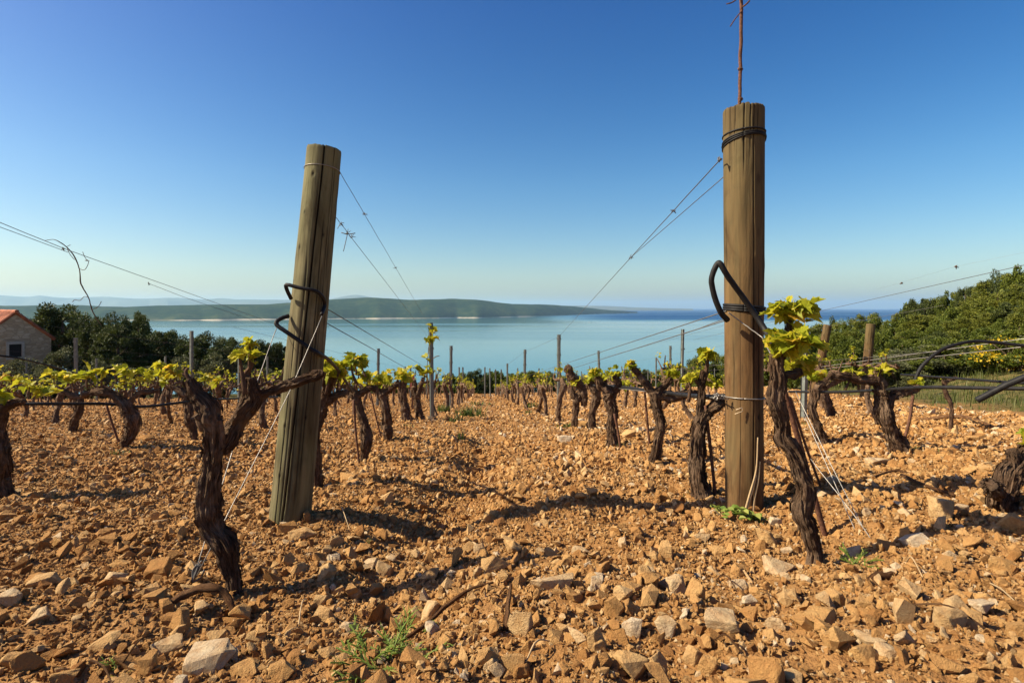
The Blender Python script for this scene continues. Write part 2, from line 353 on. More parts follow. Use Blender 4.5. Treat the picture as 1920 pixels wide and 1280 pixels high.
# ------------------------------------------------------------------ ground sheet, sea, land across the water, haze
def sinhgrid(lo, hi, n, a):
    t0, t1 = math.asinh(lo/a), math.asinh(hi/a); return a*np.sinh(np.linspace(t0, t1, n))
gx = sinhgrid(-420, 420, 560, .55); gy = sinhgrid(-26, 419, 520, .75)+.9
X, Y = np.meshgrid(gx, gy); Z = ground(X, Y)
nx, ny = len(gx), len(gy)
i = (np.arange(ny-1)[:, None]*nx+np.arange(nx-1)[None]).ravel()
vx = verge_x(Y)
grass_mask = np.clip((X-vx+.35*fbm2(X*1.3, Y*1.3, 3, 40))/.35, 0, 1)
grass_mask = np.maximum(grass_mask, np.clip((Y-35)/2, 0, 1))
grass_mask = np.maximum(grass_mask, np.clip((-X-9+.0*Y)/2, 0, 1)*np.clip((Y-19.5)/1.5, 0, 1))
mb = MB(); mb.add(np.stack([X, Y, Z], -1), np.stack([i, i+1, i+nx+1, i+nx], -1), grass_mask.ravel())
setp(mb.build('ground', M['soil'], smooth=True), kind='structure')
SEA = -60.
mb = MB(); sx = np.linspace(-30000, 30000, 31); sy = np.linspace(60, 30000, 31); XX, YY = np.meshgrid(sx, sy)
i = (np.arange(30)[:, None]*31+np.arange(30)[None]).ravel()
mb.add(np.stack([XX, YY, XX*0+SEA], -1), np.stack([i, i+1, i+32, i+31], -1))
setp(mb.build('sea', M['sea']), kind='structure')
def landform(name, pts, wd, mt, rough, seed, n=260, sx_=.004):
    mb = MB(); px = np.linspace(pts[0][0], pts[-1][0], n)
    top = np.interp(px, [p[0] for p in pts], [p[1] for p in pts]); sh = np.interp(px, [p[0] for p in pts], [p[2] for p in pts])
    k = np.array([.2, .5, .2]); 
    for _ in range(3): top[1:-1] = np.convolve(top, k/k.sum(), 'valid')
    D = -SEA/((sh-HY)/F); end = np.clip(np.minimum(px-pts[0][0], pts[-1][0]-px)/120, .08, 1); Wd = wd*end
    D = D+60*np.interp(px, px[::6], RNG.normal(0, 1, len(px[::6])))*(D/4000)
    u = np.linspace(0, 1, 40); rows = []
    for uu in u:
        d = D+uu*Wd; H = (HY-top)/F*(D+.5*Wd)-SEA
        prof = math.sin(PI*uu)**.75
        x = (px-CX)/F*d
        z = SEA-3+np.maximum(0, H+3)*prof+(rough*fbm2(x*sx_, d*sx_, 4, seed)*prof**.5*np.minimum(1, H/60))*(1-abs(prof)**4*.7)
        rows.append(np.stack([x, d, z], -1))
    A = np.array(rows); m_ = len(u); i = (np.arange(m_-1)[:, None]*n+np.arange(n-1)[None]).ravel()
    mb.add(A, np.stack([i, i+1, i+n+1, i+n], -1)); return setp(mb.build(name, mt, smooth=True), kind='structure')
ISL = [(-400,572,602),(0,573,601),(130,572,601),(270,575,600),(400,571,600),(500,570,599),(560,566,598),(620,561,597.5),(690,557.5,597),(770,562.5,596.5),(850,560,596),(900,563,595.5),(960,570,594.5),(1040,571.5,592),(1080,575,590.5),(1130,580,588.5),(1195,584.5,587)]
landform('island', ISL, 1000, M['island'], 16, 71)
landform('far_mountain', [(-500,560,582.2),(-300,556,582.2),(0,553.5,582.2),(55,557,582.2),(75,553,582.2),(95,557,582.2),(130,559,582.2),(200,556.5,582.2),(260,560,582.2),(330,558,582.2),(380,561,582.2),(415,558,582.2),(440,561,582.2),(560,562,582.2),(610,562,582.2),(640,556,582.2),(665,552,582.2),(690,556,582.2),(720,562,582.2),(800,568,582.2),(900,574.5,582.2),(1050,573,582.2),(1140,573.5,582.2),(1220,577,582.2),(1300,578.6,582.2)], 2500, M['mountain'], 30, 77, 360, .001)
hz = MB(); box(hz, (0, 14500, 145), (62000, 33000, 412))
m = bpy.data.materials.new('haze'); m.use_nodes = True; t = m.node_tree; t.nodes.clear()
pv = t.nodes.new('ShaderNodeVolumePrincipled'); mo = t.nodes.new('ShaderNodeOutputMaterial'); t.links.new(pv.outputs[0], mo.inputs['Volume'])
pv.inputs['Color'].default_value = (.50, .76, .98, 1); pv.inputs['Density'].default_value = 5.2e-5; pv.inputs['Anisotropy'].default_value = .2
ho = hz.build('haze', m); setp(ho, kind='stuff')
# ------------------------------------------------------------------ stones
def hull_proto(npts, flat, bevel=0., seed=0):
    r = np.random.default_rng(seed); bm = bmesh.new()
    p = r.normal(size=(npts, 3)); p /= np.linalg.norm(p, axis=1)[:, None]
    p *= r.uniform(.72, 1.05, (npts, 1)); p *= np.array([1, r.uniform(.65, .95), flat])
    for q in p: bm.verts.new(q)
    res = bmesh.ops.convex_hull(bm, input=bm.verts)
    bmesh.ops.delete(bm, geom=[v for v in bm.verts if not v.link_faces], context='VERTS')
    if bevel: bmesh.ops.bevel(bm, geom=bm.edges[:], offset=bevel, segments=1, affect='EDGES', profile=.6)
    bmesh.ops.triangulate(bm, faces=bm.faces[:])
    if bevel: bmesh.ops.subdivide_edges(bm, edges=[e for e in bm.edges if e.calc_length() > .35], cuts=1); bmesh.ops.triangulate(bm, faces=bm.faces[:])
    bm.verts.index_update(); v = np.array([q.co[:] for q in bm.verts]); f = np.array([[a.index for a in q.verts] for q in bm.faces]); bm.free()
    if bevel: v = v*(1+.09*vn3(v[:, 0]*2.6, v[:, 1]*2.6, v[:, 2]*2.6, seed)+.05*vn3(v[:, 0]*7, v[:, 1]*7, v[:, 2]*7, seed+1))[:, None]
    return v, f
P_LO = [hull_proto(10, random.uniform(.5, .85), 0, 100+k) for k in range(24)]
P_HI = [hull_proto(12, random.uniform(.4, .75), .045, 200+k) for k in range(24)]
def in_field(x, y):
    return (x < verge_x(y)-.05) & (y < 35) & ~((x < -9.5) & (y > 20))
def scatter(mb, protos, n, y0, y1, med, sig, smin, smax, pale=.1, wide=.4):
    # even density over the ground inside the view wedge
    yy = np.sqrt(RNG.uniform((y0+.3)**2, (y1+.3)**2, n))-.3; xx = RNG.uniform(-1.1, 1.1, n)*(yy+wide)
    ok = in_field(xx, yy); xx, yy = xx[ok], yy[ok]; n = len(xx)
    sz = np.clip(med*np.exp(RNG.normal(0, sig, n)), smin, smax)/2
    zz = ground(xx, yy)+sz*RNG.uniform(.05, .55, n)
    a, b_, c_ = RNG.uniform(0, 2*PI, n), RNG.normal(0, .8, n), RNG.normal(0, .8, n)
    ca, sa, cb, sb, cc, sc_ = np.cos(a), np.sin(a), np.cos(b_), np.sin(b_), np.cos(c_), np.sin(c_)
    Rm = np.stack([ca*cb, ca*sb*sc_-sa*cc, ca*sb*cc+sa*sc_, sa*cb, sa*sb*sc_+ca*cc, sa*sb*cc-ca*sc_, -sb, cb*sc_, cb*cc], -1).reshape(n, 3, 3)
    tn = np.clip(RNG.normal(.42, .2, n), 0, .82); tn = np.where(RNG.random(n) < pale, RNG.uniform(.75, 1, n), tn)
    tn = np.clip(tn+.12*vn2(xx*1.1, yy*1.1, 55)+.03*np.clip(xx, -2, 2), 0, 1)  # last term tints stones darker towards the left, a painted lens vignette
    pid = RNG.integers(0, len(protos), n)
    for k, (v, f) in enumerate(protos):
        s = np.where(pid == k)[0]
        if not len(s): continue
        V = np.einsum('nij,mj->nmi', Rm[s], v)*sz[s][:, None, None]*RNG.uniform(.8, 1.2, (len(s), 1, 3))+np.stack([xx[s], yy[s], zz[s]], -1)[:, None, :]
        Fv = (f[None]+(np.arange(len(s))*len(v))[:, None, None]).reshape(-1, 3)
        mb.add(V.reshape(-1, 3), Fv, np.repeat(tn[s], len(v)))
mb = MB()
scatter(mb, P_LO, 150000, .35, 2.4, .0082, .4, .005, .02)
scatter(mb, P_HI, 12000, .35, 2.5, .0175, .35, .01, .042, .09)
scatter(mb, P_HI, 1000, .35, 2.6, .040, .3, .024, .065, .14)
scatter(mb, P_LO, 80000, 2.2, 6.2, .016, .4, .008, .035)
scatter(mb, P_LO, 15000, 2.2, 7, .034, .35, .02, .06, .14)
scatter(mb, P_LO, 700, 2.4, 7, .065, .3, .03, .1, .16)
scatter(mb, P_LO, 60000, 6, 15, .032, .4, .015, .07)
scatter(mb, P_LO, 5000, 6, 18, .065, .4, .03, .12, .14)
scatter(mb, P_LO, 26000, 14, 35, .07, .4, .03, .14)
scatter(mb, P_LO, 30000, .1, 4, .024, .45, .012, .06, .1, 2.6)
gravel = mb.build('gravel', M['stone']); setp(gravel, kind='stuff')
def rock_mesh(seed, dims, mat_, tint):
    """one fractured lump: hull, softened edges, rough skin"""
    r = np.random.default_rng(seed); bm = bmesh.new()
    p = r.normal(size=(12, 3)); p /= np.linalg.norm(p, axis=1)[:, None]; p *= r.uniform(.85, 1.05, (12, 1))
    p = np.sign(p)*np.abs(p)**.8
    for q in p: bm.verts.new(q)
    bmesh.ops.convex_hull(bm, input=bm.verts); bmesh.ops.delete(bm, geom=[v for v in bm.verts if not v.link_faces], context='VERTS')
    bmesh.ops.bevel(bm, geom=bm.edges[:], offset=.04, segments=1, affect='EDGES')
    bmesh.ops.triangulate(bm, faces=bm.faces[:]); bmesh.ops.subdivide_edges(bm, edges=bm.edges[:], cuts=2, use_grid_fill=True); bmesh.ops.triangulate(bm, faces=bm.faces[:])
    bm.verts.index_update(); v = np.array([q.co[:] for q in bm.verts]); f = np.array([[a.index for a in q.verts] for q in bm.faces]); bm.free()
    l = np.linalg.norm(v, axis=1)[:, None]
    v = v*(1+.055*vn3(v[:, 0]*3, v[:, 1]*3, v[:, 2]*3, seed)[:, None]+.03*vn3(v[:, 0]*8, v[:, 1]*8, v[:, 2]*8, seed+1)[:, None])
    ext = (v.max(0)-v.min(0)); v = (v-(v.max(0)+v.min(0))/2)/ext*np.array(dims)
    return v, f
STONES = [ # px, py, width, height, tint, label (None = shares its tone's label)
(385,1222,100,64,.93,'large flat cream stone with a brown chip on it'),(434,1222,30,34,.98,'white pebble touching the large flat cream stone'),
(323,1192,62,34,.86,None),(230,1047,48,28,.55,None),(217,1075,44,32,.88,None),(297,1062,50,38,.3,'big brown clod of earth in front of the forked vine'),
(90,1093,60,26,.75,None),(18,1130,44,34,.9,None),(75,1155,38,32,.9,None),(200,1192,54,34,.72,None),(235,1264,40,36,.6,None),(527,1252,54,34,.5,None),
(463,1247,54,28,.5,None),(337,1267,26,30,.98,None),(567,998,54,28,.7,'flat tan slab stone beside the foot of the leaning post'),(623,1033,40,32,.93,None),
(603,1098,30,28,.78,None),(607,1133,40,34,.72,None),(928,1063,54,34,.7,None),(1033,1112,84,38,.88,'long cream stone lying mid-aisle in the gravel'),(900,1107,24,32,.7,None),
(1120,1120,28,30,.92,None),(1167,1140,36,32,.82,None),(977,1187,46,58,.8,'upright grey tan stone with a dark stick against it'),(803,1117,44,32,.85,None),
(727,1110,24,38,.5,None),(743,1127,30,32,.35,None),(1187,1190,40,34,1.0,'chalk white angular stone in the open gravel'),(1250,1190,40,42,.9,None),
(1187,1253,66,54,.72,'long tan boulder at the bottom edge by a dry stalk'),(1233,1243,54,38,.72,None),(960,1263,48,40,.62,None),(913,1260,48,36,.6,None),(1120,1227,38,48,.7,None),
(1217,1093,34,34,.65,None),(1267,1093,38,34,.9,None),(1247,1017,34,38,.7,None),(650,1153,28,26,.9,None),(690,1040,34,20,.9,None),(663,1080,28,24,.75,None),
(1435,995,38,38,.68,'tan wedge shaped stone in front of the upright post'),(1460,1038,60,30,.9,'pale oblong stone left of the foliage vine foot'),(1383,1073,38,28,.93,None),
(1352,1193,62,50,.88,'big lumpy cream rock lying alone in gravel'),(1405,1118,30,20,1,None),(1300,1127,38,42,.55,None),(1297,1237,44,32,.7,None),(1697,1240,40,32,.9,None),
(1783,1210,58,50,.78,None),(1617,1163,40,28,.55,None),(1800,1157,60,34,.8,None),(1623,1267,56,36,.55,None),(1567,1243,52,44,.55,None),(1890,1000,64,46,.5,'rounded orange boulder below the vine stump'),
(1717,1018,54,26,.97,'white flaked stone in the shade of the vine stump'),(1768,978,42,56,.8,'upright grey block stone in the shade of the stump'),(1783,1048,32,22,.9,None),(1877,1053,46,32,.55,None),  # grey block's tint is lowered to stand in for shade falling on it
(1603,1023,30,24,.92,None),(1540,1200,60,32,.55,None),(1570,1147,36,42,.66,None),(275,817,32,20,.3,'brown block of earth behind the bent vine trunk'),(655,886,34,28,.5,None),
(1058,822,28,18,.97,'white stone at the foot of the vine row'),(1180,820,30,18,.75,None),(1350,888,24,30,.4,'orange stone between iron rod and upright post'),(1642,858,44,18,.9,None),
(1558,915,30,18,.9,None),(1345,1010,34,24,.6,None),(1090,1017,36,18,.85,None),(1385,1045,30,26,.5,None),(880,1015,26,18,.6,None),(560,1060,30,22,.65,None),
(150,1010,34,24,.5,None),(60,1000,30,24,.6,None),(480,1180,36,24,.65,None),(780,1235,36,26,.6,None),(1040,1220,34,28,.55,None),(1450,1215,38,28,.62,None),(1480,1120,40,26,.75,None),
(1850,1110,46,30,.6,None),(1690,1110,34,24,.7,None),(1150,1060,30,22,.62,None),(835,1200,34,26,.55,None),(700,1190,30,22,.5,None),(120,1245,44,32,.55,None),(30,1220,46,34,.6,None)]
for q, (px, py, pw, ph, tn, lab) in enumerate(STONES):
    d = depth_at(px, py+ph*.35); c = W(px, py, d)
    a = pw/F*d; hh = ph/F*d*.86
    zg = gz(c.x, d)
    v, f = rock_mesh(500+q, (a, a*random.uniform(.6, .85), hh*1.25), None, tn)
    an = random.uniform(-.35, .35); rt_ = np.array(Matrix.Rotation(an, 3, 'Z')@Matrix.Rotation(random.uniform(-.2, .2), 3, 'Y')); v = v@rt_.T
    mb = MB(); mb.add(v, f, np.clip(tn+.06*vn3(v[:, 0]*60, v[:, 1]*60, v[:, 2]*60, q), 0, 1))
    o = mb.build('stone', M['stone']); o.location = (c.x, d, zg+hh*.28)
    tone = 'pale cream limestone chunk lying loose on the orange soil' if tn > .8 else ('tan limestone chunk lying loose on the orange soil' if tn > .6 else 'orange ochre clod of stone lying loose on the soil')
    setp(o, lab or tone, 'stone', {True: 'pale loose stones'}.get(tn > .8, 'tan loose stones' if tn > .6 else 'ochre loose stones'))
# ------------------------------------------------------------------ leaves and vines
_L = [(.13, -.15), (.38, -.14), (.40, .06), (.57, .24), (.41, .38), (.45, .64), (.24, .62)]
LOBE = [(0, 0)]+_L+[(0, .98)]+[(-a, b_) for a, b_ in _L[::-1]]
def leaf(mb, pos, size, d, up, tint, lo=False):
    d = Vector(d).normalized(); s = d.cross(Vector(up)); s = s.normalized() if s.length > 1e-3 else Vector((1, 0, 0)); n = s.cross(d)
    cup = random.uniform(.1, .8); drp = random.uniform(0, .9)
    out = [(0, .3)]+(LOBE if not lo else LOBE[2::2])
    v = []
    for (a, b_) in out:
        z = cup*abs(a)*1.1-drp*b_*b_*.6+random.uniform(-.05, .05)
        v.append(Vector(pos)+(s*a+d*b_+n*z)*size)
    k = len(out)-1
    mb.add([x[:] for x in v], np.array([[0, 1+i, 1+(i+1) % k] for i in range(k)]), tint)
def leaf_cluster(mb, c, ext, n, size, lo=False, tint=None):
    c = Vector(c)
    for _ in range(n):
        o = Vector((random.gauss(0, .5)*ext[0], random.gauss(0, .5)*ext[1], random.gauss(0, .5)*ext[2]))
        dr = Vector((o.x/max(ext[0], .01)+random.gauss(0, .5), o.y/max(ext[1], .01)+random.gauss(0, .5), random.uniform(-.7, .8)))
        up = Vector((random.gauss(0, .45), random.gauss(0, .45), 1))
        tn = min(1, max(0, random.gauss(.4, .22))) if tint is None else tint
        leaf(mb, c+o, size*random.uniform(.5, 1.15), dr, up, tn, lo)
def make_vine(k, lod=0):
    """an old cordon vine; local Y runs along its row. returns (trunk, arms, foliage) meshes as objects under an Empty"""
    rr = random.Random(300+k*13+lod); rt = empty('grape_vine', (0, 0, 0))
    H = rr.uniform(.36, .46); r0 = rr.uniform(.019, .030); seg = (18, 9)[lod]
    lean = (rr.uniform(-.07, .07), rr.uniform(-.16, .16)); bend = (rr.uniform(-.05, .05), rr.uniform(-.08, .08))
    pts = [(0, 0, -.08), (0, 0, 0), (lean[0]*.3+bend[0], lean[1]*.3+bend[1], H*.33), (lean[0]*.7+bend[0], lean[1]*.7+bend[1], H*.68), (lean[0], lean[1], H)]
    t_ = local(MB()); tube(t_, pts, [r0*1.25, r0*1.15, r0*rr.uniform(.85, 1.1), r0*rr.uniform(.8, 1.1), r0*1.2], seg, (10, 5)[lod], .42, (2.4, 16), k, knob=.9, shag=(36, 0)[lod])
    t_.build('trunk', M['bark'], rt, True)
    fol = local(MB()); hd = Vector(pts[-1])
    for sgn in (-1, 1):
        if rr.random() < .12: continue
        L = rr.uniform(.24, .46); am = local(MB()); z1 = rr.uniform(-.02, .07)
        ap = [hd-Vector((0, 0, .015)), hd+Vector((rr.uniform(-.03, .03), sgn*L*.35, z1*.6+.03)), hd+Vector((rr.uniform(-.05, .05), sgn*L*.72, z1)), hd+Vector((rr.uniform(-.06, .06), sgn*L, z1+rr.uniform(-.02, .05)))]
        tube(am, ap, [r0*.95, r0*.7, r0*.55, r0*.42], (10, 7)[lod], (5, 3)[lod], .42, (2, 26), k+5, knob=1)
        for q in range(rr.randint(2, 4)):
            f = rr.uniform(.25, 1); i_ = min(2, int(f*3)); b0 = ap[i_].lerp(ap[i_+1], f*3-i_)
            hs_ = rr.uniform(.04, .17); e = b0+Vector((rr.uniform(-.05, .05), rr.uniform(-.06, .06), hs_))
            tube(am, [b0, b0.lerp(e, .5)+Vector((rr.uniform(-.01, .01), rr.uniform(-.01, .01), 0)), e], [r0*.42, r0*.3, r0*.22], 6, 2, .35, (2, 30), q, knob=.6)
            if rr.random() < .72:
                leaf_cluster(fol, e+Vector((0, 0, .02)), (.03, .035, .045), rr.randint(4, 9), rr.uniform(.028, .042), lod > 0)
        am.build('arm', M['bark'], rt, True)
    leaf_cluster(fol, hd+Vector((0, 0, .07)), (.05, .06, .05), rr.randint(0, 4), .034, lod > 0)
    fol.build('foliage', M['vleaf'], rt)
    return rt
def dup(root, loc, rz=0, sc=1, label=None, group=None):
    r = root.copy(); C.objects.link(r); r.location = loc; r.rotation_euler = (0, 0, rz); r.scale = (sc, sc, sc)
    if label: r['label'] = label
    if group: r['group'] = group
    for ch in root.children:
        c_ = ch.copy(); C.objects.link(c_); c_.parent = r
        for g_ in ch.children:
            d_ = g_.copy(); C.objects.link(d_); d_.parent = c_
    return r
def row_x(k, y): return -.66+1.4*k-.055*(y-1.65)
NEARP = [make_vine(k, 0) for k in range(7)]; FARP = [make_vine(k, 1) for k in range(6)]
used = set()
ROWN = {0: 'the row running back from the leaning post', 1: 'the row running back from the upright post', 2: 'the row just past the upright post', 3: 'the row nearest the grass verge',
        -1: 'the row just past the leaning post', -2: 'the second row past the leaning post'}
START = {0: 7.4, 1: 5.7, -1: 5.0, -2: 5.7, 2: 5.4, 3: 4.6}
spots = []
for k in range(-16, 5):
    y = START.get(k, 4.0)+random.uniform(0, .3)
    while y < 34.5:
        x = row_x(k, y)
        if abs(x) < 1.02*y+.5 and in_field(x+.3, y+.3) and random.random() > .06: spots.append((y, x, k))
        y += random.uniform(.85, 1.1)
spots.sort()
VGROUP = 'old vines with spring leaves in the rows'
far_fol, far_wd = [], []
for n_, (y, x, k) in enumerate(spots):
    x += random.gauss(0, .04)
    if n_ < 270:
        P = NEARP[n_ % 7] if y < 11 else FARP[random.randrange(6)]
        lab = 'gnarled leafy vine in '+ROWN.get(k, 'the rows further left towards the stone house' if k < -2 else 'the last short row before the grass')
        loc = (x, y, gz(x, y)); rz = (.055 if random.random() < .5 else PI+.055)+random.gauss(0, .12); s_ = random.uniform(.85, 1.2)
        if P.name not in used:
            used.add(P.name); P.location = loc; P.rotation_euler = (0, 0, rz); setp(P, lab, 'vine', VGROUP+' '+str(k) if False else VGROUP); P['group'] = 'vines of '+ROWN.get(k, 'the other rows')
        else: dup(P, loc, rz, s_, lab, 'vines of '+ROWN.get(k, 'the other rows'))
    else: far_wd.append((x, y, random.uniform(.85, 1.15)))
for P in NEARP+FARP:
    if P.name not in used:
        for ch in list(P.children): bpy.data.objects.remove(ch)
        bpy.data.objects.remove(P)
for o in C.objects:
    if o.name.startswith('grape_vine') and 'category' not in o: o['category'] = 'vine'
if far_wd:
    mb = MB(); ff = MB()
    for (x, y, s_) in far_wd:
        z = gz(x, y); h = .42*s_; lx = random.gauss(0, .05)
        tube(mb, [(x, y, z-.05), (x+lx, y, z+h*.6), (x, y, z+h)], [.035, .03, .03], 6, 2, .3, (2, 12), 1)
        tube(mb, [(x+.02, y-.42, z+h+.02), (x, y, z+h), (x-.02, y+.42, z+h+.02)], [.012, .026, .012], 6, 2, .4, (2, 26), 2)
        for q in range(4): leaf_cluster(ff, (x+random.gauss(0, .05), y+random.uniform(-.42, .42), z+h+.08), (.06, .07, .04), 7, .055, True)
    o = mb.build('distant_vine_trunks', M['bark'], None, True); setp(o, 'massed brown trunks of the furthest vines at the field end', 'vines', None, 'stuff')
    o = ff.build('distant_vine_leaves', M['vleaf']); setp(o, 'yellow green leaf band of the furthest vines at the field end', 'vines', None, 'stuff')
# hero vines traced from the photograph
def hero(label, base, trunk, arms=(), leaves=(), amp=.34, seg=22, seed=1, shoots=(), tm='bark', n=14, fat=.88):
    seg = seg*2; amp = amp*1.1
    d = depth_at(*base); b0 = W(base[0], base[1], d); rt = empty('grape_vine', b0, label, 'vine', 'large old vines near the end posts')
    def path(pp):
        P_, r_ = [], []
        for q in pp:
            dd = d+(q[3] if len(q) > 3 else 0); P_.append(W(q[0], q[1], dd)); r_.append(q[2]/F*dd)
        return P_, r_
    P_, r_ = path(trunk); r_ = [q*fat for q in r_]; P_ = [P_[0]+Vector((0, 0, -.07))]+P_; r_ = [r_[0]*1.15]+r_
    mb = MB(); tube(mb, P_, r_, seg, n, amp, (2.2, 20), seed, knob=.75, shag=int(60+1800*max(r_)*2)); mb.build('trunk', M[tm], rt, True)
    for k, a in enumerate(arms):
        P_, r_ = path(a); mb = MB(); tube(mb, P_, r_, max(10, seg-14), n, amp, (2, 30), seed+k+3, knob=.8, shag=50); mb.build('arm', M[tm], rt, True)
    for k, a in enumerate(shoots):
        P_, r_ = path(a); mb = MB(); tube(mb, P_, r_, 8, 6, .18, (2, 40), seed+k+9, knob=.8); mb.build('cane', M['cane'], rt, True)
    if leaves:
        mb = MB()
        sub = []; stm = MB()
        for (px, py, w_, h_, n_, s_, dd) in leaves:
            if w_ < 28 or s_ > 32: sub.append((px, py, w_, h_, n_, s_, dd, 0)); continue
            k = max(2, w_//15)
            for q in range(k): sub.append((px+w_*((q+.5)/k-.5)*1.15+random.uniform(-3, 3), py+random.uniform(-.45, .35)*h_, 15, 15, max(3, int(n_*.8/k)), s_, dd+random.uniform(-.06, .06), 1))
        for (px, py, w_, h_, n_, s_, dd, st_) in sub:
            if st_: c = W(px, py, d+dd); tube(stm, [c+Vector((random.uniform(-.02, .02), 0, -.085)), c+Vector((random.uniform(-.01, .01), 0, -.04)), c], [.0055, .004, .002], 6, 3, .2, (2, 40), 2)
            c = W(px, py, d+dd); e = (w_/F*d*.5, w_/F*d*.4, h_/F*d*.5); leaf_cluster(mb, c, e, int(n_*(2.6 if s_ > 41 else 1.7)), s_/F*d*(.58 if s_ > 41 else .62))
            tube(mb, [c+Vector((0, 0, -h_/F*d*.6)), c], [.0025, .0015], 5, 2, tint=.3)
        mb.build('foliage', M['vleaf'], rt)
        if stm.V: stm.build('spur', M['cane'], rt, True).__setitem__('kind', 'stuff')
    return rt
hero('thick dark forked vine standing in front of the leaning post', (439,1092),
     [(438,1092,17),(422,1030,26),(396,972,27),(391,913,24),(399,859,23),(404,812,24),(398,782,21)],
     [[(402,795,19),(390,773,18),(374,749,14),(360,724,12),(356,711,9)],
      [(415,850,13,.03),(430,826,15,.04),(441,800,15,.05),(456,773,16,.05),(465,750,19,.05),(464,730,16,.05),(468,708,9,.05)],
      [(472,740,9,.05),(495,735,8,.07),(519,728,8,.09),(545,720,8,.1),(575,708,8,.1),(600,698,9,.1),(603,695,6,.1)]],
     [(458,657,34,26,26,30,.05),(474,668,18,20,10,26,.05)], .42, 26, 1, [[(466,715,5,.05),(460,700,4.5,.05),(471,684,4,.05),(468,664,3,.05)],[(362,722,5),(350,700,4),(352,690,3)]], fat=.72)
hero('tall twisted vine with big yellow leaves beside the upright post', (1526,1041),
     [(1526,1041,14),(1515,997,17),(1510,952,20),(1508,914,18),(1501,878,15),(1485,842,16),(1473,822,16),(1470,798,13),(1463,768,15),(1457,739,17),(1454,700,17),(1457,672,16),(1457,660,12)],
     [[(1466,705,9),(1480,700,8),(1494,698,7),(1503,697,5)],[(1462,668,9,.02),(1472,650,7,.02),(1478,625,5,.02),(1481,600,4,.02)]],
     [(1484,584,62,38,46,44,.03),(1488,642,60,34,40,44,-.02),(1506,682,44,34,22,42,.04),(1462,650,22,30,8,34,-.02)], .36, 26, 3)
hero('curved dark vine trunk just left of the upright post', (1315,928),
     [(1315,930,21),(1308,893,16),(1306,842,15),(1310,798,14),(1320,774,14),(1328,768,13)],
     [[(1322,774,12),(1339,763,11),(1354,752,8),(1366,745,5)],[(1316,780,9),(1315,755,7),(1315,715,6),(1318,695,4)]],
     [(1325,664,26,18,14,28,0),(1300,702,30,18,14,26,0),(1340,718,24,14,8,24,0)], .26, 22, 5, [[(1317,722,5),(1324,695,4.5),(1328,668,3)],[(1315,728,4),(1304,712,3)]])
hero('slender upright vine second from the upright post', (1225,872),
     [(1224,872,12),(1232,841,10),(1238,797,10),(1231,760,10),(1227,735,13)],
     [[(1227,738,9),(1205,712,6),(1193,697,6),(1181,683,5)],[(1228,740,10),(1262,743,8),(1290,738,7,.0),(1310,735,5)],[(1228,738,8),(1246,722,6),(1258,708,5)]],
     [(1180,684,20,16,9,22,0),(1262,702,26,16,12,24,0),(1290,712,26,16,10,24,0)], .3, 18, 6)
hero('stout vine with fat head third from the upright post', (1144,838),
     [(1144,838,13),(1146,797,9),(1147,763,11),(1144,740,15),(1140,730,13)],
     [[(1142,738,9),(1126,720,7),(1118,705,5)],[(1146,738,9),(1160,722,6),(1152,704,5)]],
     [(1118,698,24,16,10,22,0),(1152,698,22,16,10,22,0),(1170,722,24,14,8,22,.2)], .35, 18, 7)
hero('vine with thin waist fourth from the upright post', (1113,811),
     [(1113,812,9),(1110,779,7),(1117,747,9),(1112,730,9),(1104,716,7)],[[(1114,735,7),(1128,722,5),(1136,712,4)]],[(1104,712,18,12,7,20,0),(1130,708,18,12,7,20,0)], .32, 14, 8)
hero('vine with one thick arm rising to the left by a steel stake', (1078,804),
     [(1078,804,7),(1078,780,6),(1080,750,7),(1092,732,8)],[[(1096,760,6),(1092,735,8),(1080,712,9),(1066,694,8),(1060,688,5)],[(1082,750,6),(1070,728,4)]],[(1060,690,14,10,3,18,0),(1085,716,18,10,6,20,0)], .3, 14, 9)
hero('dark vine standing half hidden behind the leaning post', (590,915),
     [(590,915,13),(591,865,10),(594,815,9),(600,768,14),(606,752,13)],[[(604,758,11),(614,735,8),(621,712,9),(622,698,6)],[(606,756,9),(630,740,6),(650,735,5)]],
     [(600,688,30,18,14,26,0),(640,690,50,40,30,28,0),(622,680,30,20,14,26,0)], .34, 18, 10)
hero('vine with knobbly lower trunk right of the leaning post', (681,862),
     [(681,864,6),(690,822,11),(684,795,9),(673,760,8),(667,738,9)],[[(667,742,8),(650,725,6),(640,715,5)],[(668,742,8),(690,730,6),(706,728,5)]],
     [(665,688,50,38,32,26,0),(690,702,50,38,28,26,.1),(655,712,30,18,12,24,0)], .34, 16, 11)
hero('vine with bulging ankle and a thin rod beside it', (725,830),
     [(725,831,5),(727,802,11),(722,765,8),(716,738,9)],[[(717,740,7),(700,728,5)],[(718,740,7),(738,726,5),(748,722,4)]],[(712,714,46,16,22,24,0),(740,710,40,16,22,24,.1)], .34, 16, 12)
hero('leaning vine with crooked top before the flowered stake', (765,790),
     [(767,792,12),(760,760,8),(755,726,8),(760,714,7),(768,710,6)],[[(756,728,7),(742,716,5)]],[(735,704,30,12,12,22,0),(765,702,20,14,8,20,0)], .34, 14, 13)
hero('forked vine right beside the flowered steel stake', (785,788),
     [(786,789,9),(783,762,7),(778,738,6),(776,725,6)],[[(781,745,6),(790,722,5),(794,708,4)],[(777,730,5),(776,712,4)]],[(786,700,30,18,16,24,0)], .34, 14, 14)
